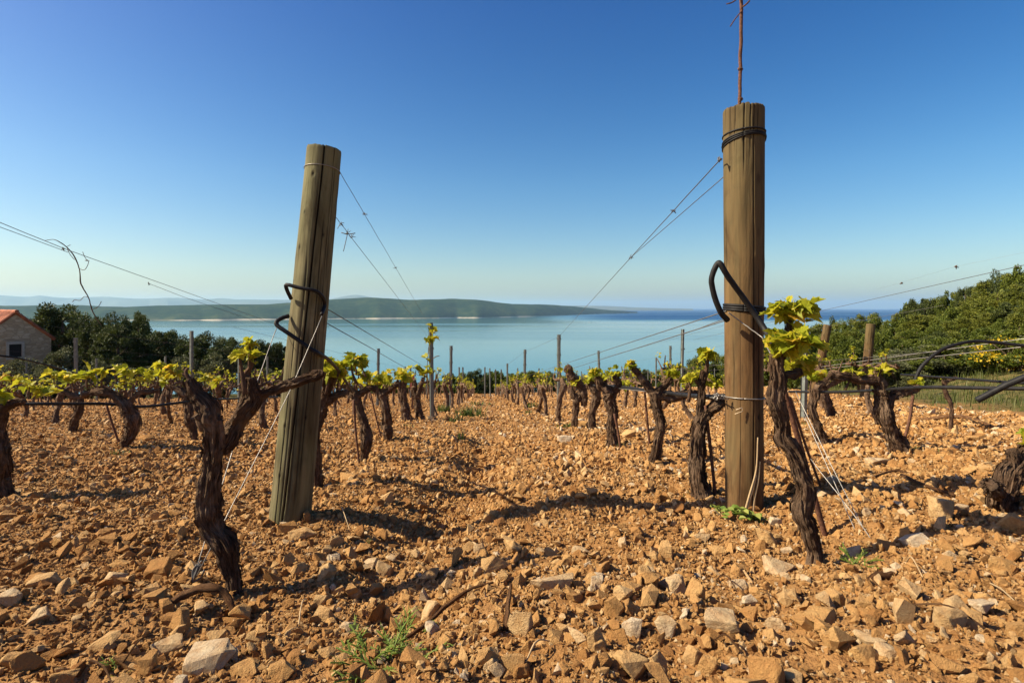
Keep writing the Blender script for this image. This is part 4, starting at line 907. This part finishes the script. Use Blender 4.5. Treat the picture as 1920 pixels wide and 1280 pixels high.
for (a, b_, lab) in (((1855,1100),(1905,1150),'dry stalk in the lower right corner gravel'), ((1340,1070),(1385,1105),'thin dark stalk above the white flat stone'), ((1450,1145),(1425,1105),'curved brown vine cutting in the right gravel'),
    ((1390,1270),(1340,1240),'dark stalk at the bottom edge right of centre'), ((640,960),(655,1000),'dry grass stalk behind the leaning post foot'), ((985,1275),(1030,1240),'pale stalk at the bottom edge mid aisle'), ((1700,1180),(1850,1235),'long faint twig lying in right gravel'), ((560,1165),(575,1105),'pale dry stalk standing near forked vine foot'),
    ((230,1235),(300,1190),'thin dark stalk beside the dead root'), ((700,900),(760,960),'dead twig lying behind the leaning post shadow'), ((1700,1060),(1730,1100),'pale dry stalk right of brown arched root'), ((170,1235),(215,1280),'dark stalk in the lower left gravel')):
    gstick(lab, [(a[0], a[1], .01), ((a[0]+b_[0])/2+random.gauss(0, 4), (a[1]+b_[1])/2, .025), (b_[0], b_[1], .008)], [.0014, .0014, .001], 'straw' if 'pale' in lab or 'dry' in lab else 'twig')
# dead stems leaning on the upright post foot
rt = empty('dead_plant', W(1405,985,1.6), 'pair of pale dry stems leaning on the upright post foot', 'dead plant')
mb = MB()
for pp in ([(1395,965),(1406,925),(1418,880),(1421,820)], [(1412,975),(1414,940),(1422,900),(1425,865)], [(1398,962),(1412,915),(1418,890)]): tube(mb, [W(p[0], p[1], 1.60+.0*i) for i, p in enumerate(pp)], [.003, .0028, .0024, .0016][:len(pp)], 6, 5, .15, (2, 40), 2)
mb.build('stalk', M['straw'], rt, True)
def blade(mb, p, h, lean, az, wd, tint):
    p = Vector(p); s = Vector((math.cos(az+PI/2), math.sin(az+PI/2), 0))*wd; f_ = Vector((math.cos(az), math.sin(az), 0))
    v = [p-s, p+s, p+f_*lean*.35+Vector((0, 0, h*.6))+s*.7, p+f_*lean*.35+Vector((0, 0, h*.6))-s*.7, p+f_*lean+Vector((0, 0, h))]
    mb.add([x[:] for x in v], [[0, 1, 2, 3], [3, 2, 4]], tint)
def tuft(label, px, py, wpx, hpx, n, kind='grass', cat='grass tuft', grp='green tufts on the stony soil', name='grass_tuft'):
    d = depth_at(px, py); c = W(px, py, d); rt_ = empty(name, (c.x, d, gz(c.x, d)), label, cat, grp); mb = MB(); wr_ = wpx/F*d*.5; h0 = hpx/F*d
    for _ in range(n):
        x, y = c.x+random.gauss(0, .5)*wr_, d+random.gauss(0, .5)*wr_*1.2; z = gz(x, y)-.005
        if kind == 'grass': blade(mb, (x, y, z), h0*random.uniform(.5, 1.1), h0*random.uniform(.1, .7), random.uniform(0, 6.28), .0016*max(1, d*.6), min(1, max(0, random.gauss(.4, .25))))
        elif kind == 'round': leaf(mb, (x, y, z+h0*random.uniform(.3, 1)), random.uniform(.012, .024), (random.gauss(0, 1), random.gauss(0, 1), .3), (0, 0, 1), random.random(), True)
        else:
            az = random.uniform(0, 6.28); L = h0*random.uniform(.6, 1.4); st = Vector((x, y, z)); dr = Vector((math.cos(az)*.7, math.sin(az)*.7, random.uniform(.3, 1.1))).normalized()
            tube(mb, [st, st+dr*L*.5, st+dr*L*.8+Vector((math.cos(az), math.sin(az), -.1))*L*.25], .0012, 4, 2, tint=.4)
            for q in range(11):
                t_ = .2+.8*q/11; b0 = st+dr*L*t_*.95; a2_ = az+(1 if q % 2 else -1)*random.uniform(.5, 1.1)
                blade(mb, b0, L*random.uniform(.02, .16), L*random.uniform(.16, .32), a2_, L*random.uniform(.016, .03), min(1, max(0, random.gauss(.55, .25))))
    mb.build('leaves', M['grass' if kind == 'grass' else 'weed'], rt_); return rt_
tuft('feathery green weed in the gravel at the bottom', 690, 1252, 100, 66, 13, 'weed', 'weed', 'green weeds in the gravel', 'weed_plant')
tuft('feathery weed beside the long thin twig', 748, 1245, 90, 76, 14, 'weed', 'weed', 'green weeds in the gravel', 'weed_plant')
tuft('small weed sprig under the row of tan pebbles', 780, 1160, 50, 30, 5, 'weed', 'weed', 'green weeds in the gravel', 'weed_plant')
tuft('round leaved weeds at the upright post foot', 1372, 968, 70, 22, 46, 'round', 'weed', 'green weeds in the gravel', 'weed_plant')
tuft('round leaved sprigs right of the upright post foot', 1418, 972, 26, 14, 12, 'round', 'weed', 'green weeds in the gravel', 'weed_plant')
tuft('fine green tuft between guy wires and brown root', 1608, 1055, 40, 34, 12, 'weed', 'weed', 'green weeds in the gravel', 'weed_plant')
tuft('tiny yellow green sprig left of the dead root', 225, 1240, 20, 30, 4, 'weed', 'weed', 'green weeds in the gravel', 'weed_plant')
for (px, py, w_, h_, n_, lab) in ((878,782,50,26,130,'bushy grass tuft in the aisle before far posts'),(856,790,40,14,60,'low dry grass by the leaf-climbed stake'),(865,826,14,22,22,'small grass tuft alone in aisle'),(830,775,30,18,60,'grass at the foot of the leaf-climbed stake'),
    (225,856,34,10,40,'grass at the foot of crescent bent vine'),(1062,802,34,10,60,'bright grass at foot of the nearest steel stake'),(1165,838,30,12,40,'grass by the foot of the fat headed vine'),(1300,925,30,16,30,'grass at the foot of the curved dark vine'),
    (1715,838,36,10,60,'dark grass right of the broad split vine foot'),(995,765,24,12,50,'grass beside the second steel stake'),(992,775,16,10,24,'small grass tuft in the aisle by second stake'),(360,828,24,8,24,'grass at the foot of the straight dark vine'),(1790,850,30,8,40,'flat grass tuft in the soil left of the stump'),(765,800,20,8,30,'grass at foot of the leaning crooked vine'),
    (1290,745,40,10,50,'grass along the row behind the upright post'),(900,760,50,9,60,'grass strip far along the aisle edge'),(1500,800,30,12,40,'grass behind the tall leafy vine'),(690,1010,14,16,14,'tiny grass sprig in the leaning post shadow')):
    tuft(lab, px, py, w_, h_, n_)
# grass verge on the right
mb = MB(); n_ = 0
while n_ < 26000:
    y = random.uniform(2.4, 13); x = random.uniform(3.0, 13)
    e = x-float(verge_x(y)) 
    if e < -.15 or random.random() > min(1, .25+e*1.5) or x > 1.15*y+.6: n_ += 1; continue
    h = random.uniform(.03, .11)*(3.2 if random.random() < .05 else 1)*(1+.9*float(vn2(x*.9, y*.9, 60)))
    blade(mb, (x, y, float(plane(x, y))-.01), h, h*random.uniform(.1, .6), random.uniform(0, 6.28), .004, min(1, max(0, random.gauss(.42, .2)+.25*float(vn2(x*.7, y*.7, 61))))); n_ += 1
setp(mb.build('verge_grass', M['verge']), kind='stuff')
# ------------------------------------------------------------------ trees and shrubs
def crown_mesh(mb, rx, ry, h, nclump, nleaf, ls, seed, cone=0., flat=.0, needle=False):
    """many small leaf faces gathered in clumps over an uneven volume standing on z=0..h"""
    r = np.random.default_rng(seed); cl = []
    while len(cl) < nclump:
        p = r.uniform(-1, 1, 3); l = np.linalg.norm(p)
        if l > 1 or l < r.uniform(0, .75): continue
        sq = 1-cone*(p[2]*.5+.5)
        p[:2] *= sq*(1+.28*math.sin(3*math.atan2(p[1], p[0])+seed)); cl.append(p)
    for p in cl:
        c = np.array([p[0]*rx, p[1]*ry, h*.5+p[2]*h*.5]); cr = np.array([rx, ry, h*.5])*r.uniform(.13, .27); n = int(nleaf*r.uniform(.7, 1.3))
        q = r.normal(size=(n, 3)); q /= np.linalg.norm(q, axis=1)[:, None]; rad = r.uniform(.45, 1.05, n)[:, None]
        pos = c+q*rad*cr; dr = q+r.normal(0, .6, (n, 3)); dr[:, 2] += .35; dr /= np.linalg.norm(dr, axis=1)[:, None]
        sd_ = np.cross(dr, r.normal(size=(n, 3))); sd_ /= np.linalg.norm(sd_, axis=1)[:, None]
        L = ls*r.uniform(.6, 1.4, n)[:, None]; w_ = L*(.22 if needle else .42)
        V = np.stack([pos-dr*L*.5, pos+sd_*w_, pos+dr*L*.5, pos-sd_*w_], 1)
        tn = np.clip(r.normal(.45, .12)+r.normal(0, .14, n), 0, 1)
        mb.add(V.reshape(-1, 3), np.arange(n*4).reshape(n, 4), np.repeat(tn, 4))
def tree_proto(name, kind, seed):
    r = random.Random(seed); rt_ = empty(name, (0, 0, 0)); h = 4.0; tb = local(MB()); cr = local(MB())
    if kind == 'pine':
        th = h*.45; bx, by = r.uniform(-.25, .25), r.uniform(-.25, .25)
        tube(tb, [(0, 0, -.4), (0, 0, .2), (bx, by, th), (bx*1.6, by*1.6, h*.85)], [.13, .11, .08, .03], 9, 5, .2, (2, 6), seed)
        for q in range(9):
            a = r.uniform(0, 6.28); z = r.uniform(h*.28, h*.75); tube(tb, [(bx*z/th*.8, by*z/th*.8, z), (math.cos(a)*.6, math.sin(a)*.6, z+.3), (math.cos(a)*1.2, math.sin(a)*1.2, z+.45)], [.05, .035, .015], 6, 3, .2, (2, 6), q)
        c2 = MB(); crown_mesh(c2, 1.55, 1.5, h*.72, 60, 330, .115, seed, .25, 0, True); v = np.concatenate(c2.V)+np.array([bx, by, h*.30])
        cr.add(v, np.arange(len(v)).reshape(-1, 4), np.concatenate(c2.T)); m_ = 'pine'
    elif kind == 'conifer':
        tube(tb, [(0, 0, -.4), (0, 0, .3), (r.uniform(-.1, .1), 0, h*.5), (r.uniform(-.1, .1), 0, h*.99)], [.09, .07, .045, .008], 8, 4, .2, (2, 6), seed)
        nr = np.random.default_rng(seed)
        for q in range(70):
            z = h*(.06+.92*r.random()**.9); L = (1-z/h)**.75*1.25*r.uniform(.55, 1.1)+.1; a = r.uniform(0, 6.28); up = r.uniform(.05, .5)
            tip = np.array([math.cos(a)*L, math.sin(a)*L, z+L*up]); b0 = np.array([0, 0, z-.05])
            if q % 3 == 0: tube(tb, [b0, b0+(tip-b0)*.5, tip], [.02, .014, .006], 5, 2)
            n = int(100+190*L); t_ = nr.uniform(.2, 1.05, n)[:, None]; pos = b0+(tip-b0)*t_+nr.normal(0, 1, (n, 3))*np.array([.11, .11, .08])*(1.25-t_*.5)
            dr = (tip-b0)/np.linalg.norm(tip-b0)+nr.normal(0, .7, (n, 3)); dr[:, 2] += .3; dr /= np.linalg.norm(dr, axis=1)[:, None]; sd_ = np.cross(dr, nr.normal(size=(n, 3))); sd_ /= np.linalg.norm(sd_, axis=1)[:, None]
            ls = .105*nr.uniform(.6, 1.4, n)[:, None]; V = np.stack([pos-dr*ls*.5, pos+sd_*ls*.2, pos+dr*ls*.5, pos-sd_*ls*.2], 1); tn = np.clip(nr.normal(.5, .12)+nr.normal(0, .14, n), 0, 1)
            cr.add(V.reshape(-1, 3), np.arange(n*4).reshape(n, 4), np.repeat(tn, 4))
        m_ = 'conifer'
    elif kind == 'ever':
        tube(tb, [(0, 0, -.4), (0, 0, .3), (r.uniform(-.1, .1), 0, h*.5), (r.uniform(-.2, .2), 0, h*.92)], [.10, .08, .06, .02], 8, 4, .2, (2, 6), seed)
        for q in range(7):
            a = r.uniform(0, 6.28); z = r.uniform(h*.2, h*.7); tube(tb, [(0, 0, z), (math.cos(a)*.4, math.sin(a)*.4, z+.25), (math.cos(a)*.85, math.sin(a)*.85, z+.5)], [.04, .028, .012], 6, 3, .2, (2, 6), q)
        c2 = MB(); crown_mesh(c2, 1.15, 1.1, h*.9, 60, 300, .095, seed, .5, 0, r.random() < .5); v = np.concatenate(c2.V)+np.array([0, 0, h*.12])
        cr.add(v, np.arange(len(v)).reshape(-1, 4), np.concatenate(c2.T)); m_ = 'wood_leaf'
    else:
        for q in range(6):
            a = r.uniform(0, 6.28); tube(tb, [(0, 0, -.3), (math.cos(a)*.3, math.sin(a)*.3, h*.3), (math.cos(a)*.8, math.sin(a)*.8, h*.7)], [.06, .04, .015], 6, 3, .2, (2, 6), q)
        crown_mesh(cr, 1.7, 1.6, h, 54, 300, .11, seed, .15); m_ = {'olive': 'olive', 'bush': 'wood_leaf'}[kind]
    tb.build('trunk', M['treebark'], rt_, True); cr.build('crown', M[m_], rt_); return rt_
TP = {k: [tree_proto({'pine': 'pine_tree', 'ever': 'evergreen_tree', 'olive': 'olive_bush', 'bush': 'shrub', 'conifer': 'conifer_tree'}[k], k, 40+i*7+j) for i in range(n_)] for j, (k, n_) in enumerate((('pine', 5), ('ever', 5), ('olive', 3), ('bush', 4), ('conifer', 6)))}
tused = set()
def plant(kind, px, top, d, wpx, label, group, i=0, hmin=.6):
    x = (px-CX)/F*d; g_ = float(plane(x, d)); zt = -(top-HY)/F*d; h = max(hmin, zt-g_)
    P = TP[kind][i % len(TP[kind])]; wd = {'pine': 3.1, 'ever': 2.3, 'olive': 3.4, 'bush': 3.4, 'conifer': 2.0}[kind]
    if P.name in tused: o = dup(P, (x, d, g_), random.uniform(0, 6.28))
    else: tused.add(P.name); o = P; o.location = (x, d, g_); o.rotation_euler = (0, 0, random.uniform(0, 6.28))
    sx_ = wpx/F*d/wd; o.scale = (sx_, sx_, h/4.05); cat = {'pine': 'pine tree', 'ever': 'tree', 'olive': 'bush', 'bush': 'shrub', 'conifer': 'conifer'}[kind]
    setp(o, label, cat, group); return o
for q, (px, top, wpx, d, lab) in enumerate([(108,574,130,27,'tall dark pine just right of the stone house'),(70,590,80,37,'dark pine rising behind the stone house gable'),(160,604,70,29,'low dark pine between two taller pines near house'),(197,592,80,25,'pine crossed by the hanging dry shoot'),(250,590,70,27,'bushy pine left of the gap of water'),(228,612,110,24,'dark pine mass under the dry shoot'),
    (300,614,90,26,'rounded pine left of tall steel stake'),(335,625,60,27,'narrow pine touching the tall steel stake'),(385,626,90,24,'olive green pine right of the tall steel stake'),(425,636,60,26,'small pine above the forked vine leaves'),(480,640,80,27,'pine above the forked vine cane'),(515,636,60,28,'pine half hidden by the leaning post'),(560,650,60,29,'pine showing behind the leaning post')]):
    plant('pine', px, top, d, wpx, lab, 'dark pines by the stone house', q)
for q, (px, top, wpx, d, lab) in enumerate([(120,650,80,20,'grey green bush in front of the stone house wall'),(40,672,90,19,'grey green bush under the house window'),(190,676,90,20,'grey green bush below the dry shoot'),(270,682,90,20,'low grey green bush left of tall stake'),(345,668,70,20,'grey green bush behind the tall steel stake'),(410,664,90,20,'grey green bush behind the forked vine'),(480,684,80,21,'low grey green bush behind the forked cane'),(80,690,80,18,'lowest grey green bush near the house corner'),(550,690,80,22,'low bush behind the leaning post')]):
    plant('olive', px, top, d, wpx, lab, 'grey green bushes behind the left rows', q)
for q, (px, top, wpx, d) in enumerate([(135,596,80,34),(180,606,70,33),(225,604,70,35),(275,610,70,34),(318,630,80,33),(360,642,80,33),(405,640,80,33),(450,648,80,34),(500,650,80,33),(540,655,80,34),(590,668,70,36),(625,676,70,36)]):
    plant(('pine', 'ever')[q % 2], px, top, d, wpx, 'evergreen in the second line behind the dark pines by the house', 'second line of evergreens by the house', q+1)
for q in range(26):
    y_ = random.uniform(8.5, 15); x_ = float(verge_x(y_))+random.uniform(1.3, 3.6); px_ = CX+F*x_/y_
    if px_ < 1980: plant(('bush', 'olive')[q % 2], px_, HY-F*(float(plane(x_, y_))+random.uniform(.35, .95))/y_, y_, random.uniform(.7, 1.5)/y_*F, ('low green scrub bush at the edge of the grass verge', 'low grey green scrub bush at the edge of the grass verge')[q % 2], 'low scrub along the grass verge', random.randrange(3), .3)
SKYL = [(580,705),(700,716),(780,722),(830,700),(865,697),(905,690),(930,695),(960,697),(985,690),(1020,698),(1050,703),(1090,699),(1110,704),(1150,700),(1185,690),(1215,694),(1250,684),(1290,680),(1310,671),(1345,664),(1400,655),(1440,640),(1475,628),(1520,616),(1560,606),(1600,602),(1640,590),(1665,597),(1700,577),(1745,563),(1770,560),(1800,540),(1830,533),(1850,525),(1885,520),(1905,508),(1930,504),(2050,480)]
px = 690
while px < 1370:
    d = random.uniform(41, 54); plant(random.choice(('ever', 'pine', 'conifer')), px, interp(SKYL, px)+random.uniform(-2, 7), d, random.uniform(34, 62), 'dark evergreen treetop beyond the far end of the vineyard', 'trees beyond the end of the field', random.randrange(5), 2.0); px += random.uniform(12, 22)
px = 1395; n_ = 0
while px < 2030:        # skyline trees of the hillside
    d = 46-(px-1395)/635*20+random.uniform(-3, 3); k = random.choice(('conifer', 'conifer', 'ever', 'pine')); plant(k, px, interp(SKYL, px)+random.uniform(-12, 4), d, random.uniform(36, 66), {'conifer': 'pointed conifer on the skyline of the wooded hillside', 'ever': 'round evergreen on the skyline of the wooded hillside', 'pine': 'dark pine on the skyline of the wooded hillside'}[k], 'trees of the wooded hillside', random.randrange(5), 2.0); px += random.uniform(11, 19)
for (dd, off, step) in ((.80, 26, 26), (.64, 52, 30), (.50, 78, 34), (.40, 102, 38)):
    px = 1400+random.uniform(0, 20)
    while px < 2060:
        d = (46-(px-1395)/635*20)*dd+random.uniform(-2, 2); top = interp(SKYL, px)+off*(.45+.55*min(1, max(0, (px-1400)/420)))+random.uniform(-9, 9)
        x = (px-CX)/F*d
        if x > float(verge_x(d))+1.3 and top < 706:
            k = random.choice(('conifer', 'conifer', 'conifer', 'ever', 'bush', 'pine')); plant(k, px, top, d, random.uniform(48, 88), {'conifer': 'pointed bright conifer on the slope below the hillside skyline', 'ever': 'bright evergreen on the slope below the hillside skyline', 'bush': 'leafy shrub on the slope below the hillside skyline', 'pine': 'dark pine on the slope below the hillside skyline'}[k], 'trees of the wooded hillside', random.randrange(5), 1.0)
        px += step*random.uniform(.7, 1.3)
for q, (px, top, wpx, d) in enumerate([(1450,640,70,14),(1490,632,60,13),(1525,626,60,14),(1575,622,60,13),(1600,634,60,12),(1650,622,70,13),(1690,640,70,12),(1740,650,90,11),(1790,660,80,11),(1830,655,80,10.5),(1940,640,90,10)]):
    plant('bush' if q % 3 else 'ever', px, top, d, wpx*1.25, ['tall leafy shrub behind the upright post','tall shrub left of the short leaning posts','shrub standing behind the short leaning post','shrub between the two short timber posts','low shrub between short timber posts','shrub rising behind the right short post','shrub under the hose arch start','wide shrub behind the hose arch','low shrub under the middle of hose arch','shrub behind the yellow broom','shrub at the right edge behind broom'][q], 'shrubs along the grass verge', q)
# flowering broom
rt = empty('broom_bush', (0, 0, 0), 'broom bush with yellow flowers by the right edge', 'bush')
dB = 8.6; xB = (1885-CX)/F*dB; zB = float(plane(xB, dB)); rt.location = (xB, dB, zB)
fo, fl = local(MB()), local(MB()); crown_mesh(fo, .55, .5, .5, 30, 130, .06, 91, .1, 0, True); crown_mesh(fl, .56, .52, .54, 26, 24, .03, 92, .1)
sb = local(MB())
for q in range(9):
    a = q*.7; tube(sb, [(0, 0, -.1), (math.cos(a)*.2, math.sin(a)*.2, .2), (math.cos(a)*.42, math.sin(a)*.42, .42)], [.015, .01, .005], 5, 3)
sb.build('stem', M['treebark'], rt, True); fo.build('foliage', M['wood_leaf'], rt); setp(fl.build('flowers', M['broom'], rt), kind='stuff')
for q, (kx, d_, sc_) in enumerate(((1850, 9.2, .8), (1925, 8.2, 1.05))):
    x = (kx-CX)/F*d_; o = dup(rt, (x, d_, float(plane(x, d_))), 1.3*q+.6, sc_, ['smaller yellow broom left of the big broom bush', 'yellow broom cut by the right picture edge'][q]); o['category'] = 'bush'
for k in TP:
    for P in TP[k]:
        if P.name not in tused:
            for ch in list(P.children): bpy.data.objects.remove(ch)
            bpy.data.objects.remove(P)
# ------------------------------------------------------------------ stone house
hd = 25.; pk = W(29, 586, hd); ang = R(62)
g = Vector((math.sin(ang), -math.cos(ang), 0)); lft = Vector((-math.cos(ang), -math.sin(ang), 0)); bk_ = -g
half = 1.36; eave = pk.z-1.22; zb = float(plane(pk.x, hd))-.6; DEP = 6.0
hr = empty('stone_house', (pk.x, pk.y, zb), 'small stone house with red tiled gable roof', 'house')
O = Vector((pk.x, pk.y, 0))
def hp(a, b_, z): v = O+lft*a+bk_*b_; return (v.x, v.y, z)
mb = MB(); prism = [(-half, zb), (half, zb), (half, eave), (0, pk.z-.06), (-half, eave)]
V = [hp(a, 0, z) for a, z in prism]+[hp(a, DEP, z) for a, z in prism]
mb.add(V, [[4, 3, 2, 1, 0], [5, 6, 7, 8, 9]]+[[i, (i+1) % 5, 5+(i+1) % 5, 5+i] for i in (0, 1, 4)]); mb.build('wall', M['wall'], hr)
for sg in (-1, 1):     # tiled slopes, half-round courses
    mb = MB(); nt_ = 44; sl_ = math.hypot(half+.12, 1.22*(half+.12)/half)
    for q in range(nt_):
        b0 = -.14+q*(DEP+.3)/nt_+.12; P_ = []
        for s_ in np.linspace(0, 1, 9):
            a = sg*(half+.14)*s_; z = pk.z-1.22/half*abs(a)+.02+.015*(1 if int(s_*8) % 2 else 0); P_.append(Vector(hp(a, b0, z)))
        tube(mb, P_, .075, 8, 1, .06, (2, 9), q, tint=.5)
    mb.build('roof', M['tile'], hr)
mb = MB(); tube(mb, [hp(0, -.16, pk.z+.05), hp(0, 2, pk.z+.06), hp(0, DEP+.1, pk.z+.05)], .09, 8, 6, .08, (2, 9)); mb.build('ridge_cap', M['tile'], hr)
mb = MB(); wc = W(29, 657, hd); aw = -(wc.x-pk.x)*0+.0; rotm = Matrix.Rotation(ang, 4, 'Z')
c0 = Vector(hp(.02, -.004, -(657-HY)/F*hd)); box(mb, c0, (.46, .05, .62), rotm); wo = mb.build('window', M['dark'], hr)
mb = MB()
for (dx, dz, sx_, sz_) in ((0, .36, .66, .12), (0, -.36, .66, .10), (-.28, 0, .10, .60), (.28, 0, .10, .60)):
    box(mb, Vector(hp(.02+dx, -.03, c0.z+dz)), (sx_, .08, sz_), rotm)
mb.build('stone_surround', simple('dressed_stone', (.42, .37, .30), .9), hr)
# ------------------------------------------------------------------ small far things
d = 9.0; c = W(773, 716, d); rt = empty('red_board', (c.x, d, gz(c.x, d)), 'small reddish board standing among vines left of flowered stake', 'board')
mb = MB(); box(mb, c, (.075, .03, .26)); mb.build('panel', M['red'], rt)
mb = MB(); box(mb, (c.x, d+.03, (c.z+gz(c.x, d))/2-.05), (.03, .03, c.z-gz(c.x, d)+.2)); mb.build('peg', M['rust'], rt)
d = 2150.; c = W(1105, 605, d); rt = empty('sailing_boat', (c.x, d, SEA), 'tiny white sailing boat with bare mast on the water', 'boat')
mb = MB(); hv = [(-4, 0, .9), (-3.6, -1, .9), (0, -1.4, .8), (3, -.9, .95), (4.6, 0, 1.2), (3, .9, .95), (0, 1.4, .8), (-3.6, 1, .9)]
V = [(c.x+a, d+b_, SEA+z) for a, b_, z in hv]+[(c.x+a*.8, d+b_*.5, SEA-.3) for a, b_, z in hv]
mb.add(V, [list(range(8))]+[[i, (i+1) % 8, 8+(i+1) % 8, 8+i] for i in range(8)]); mb.build('hull', M['white'], rt)
mb = MB(); box(mb, (c.x-.6, d, SEA+1.3), (2.6, 1.5, .8)); mb.build('cabin', M['white'], rt)
mb = MB(); tube(mb, [(c.x+.6, d, SEA+.8), (c.x+.6, d, SEA+10)], .12, 6, 2); tube(mb, [(c.x+.6, d, SEA+2.2), (c.x-3, d, SEA+2.2)], .14, 6, 2); mb.build('mast', M['steel'], rt)
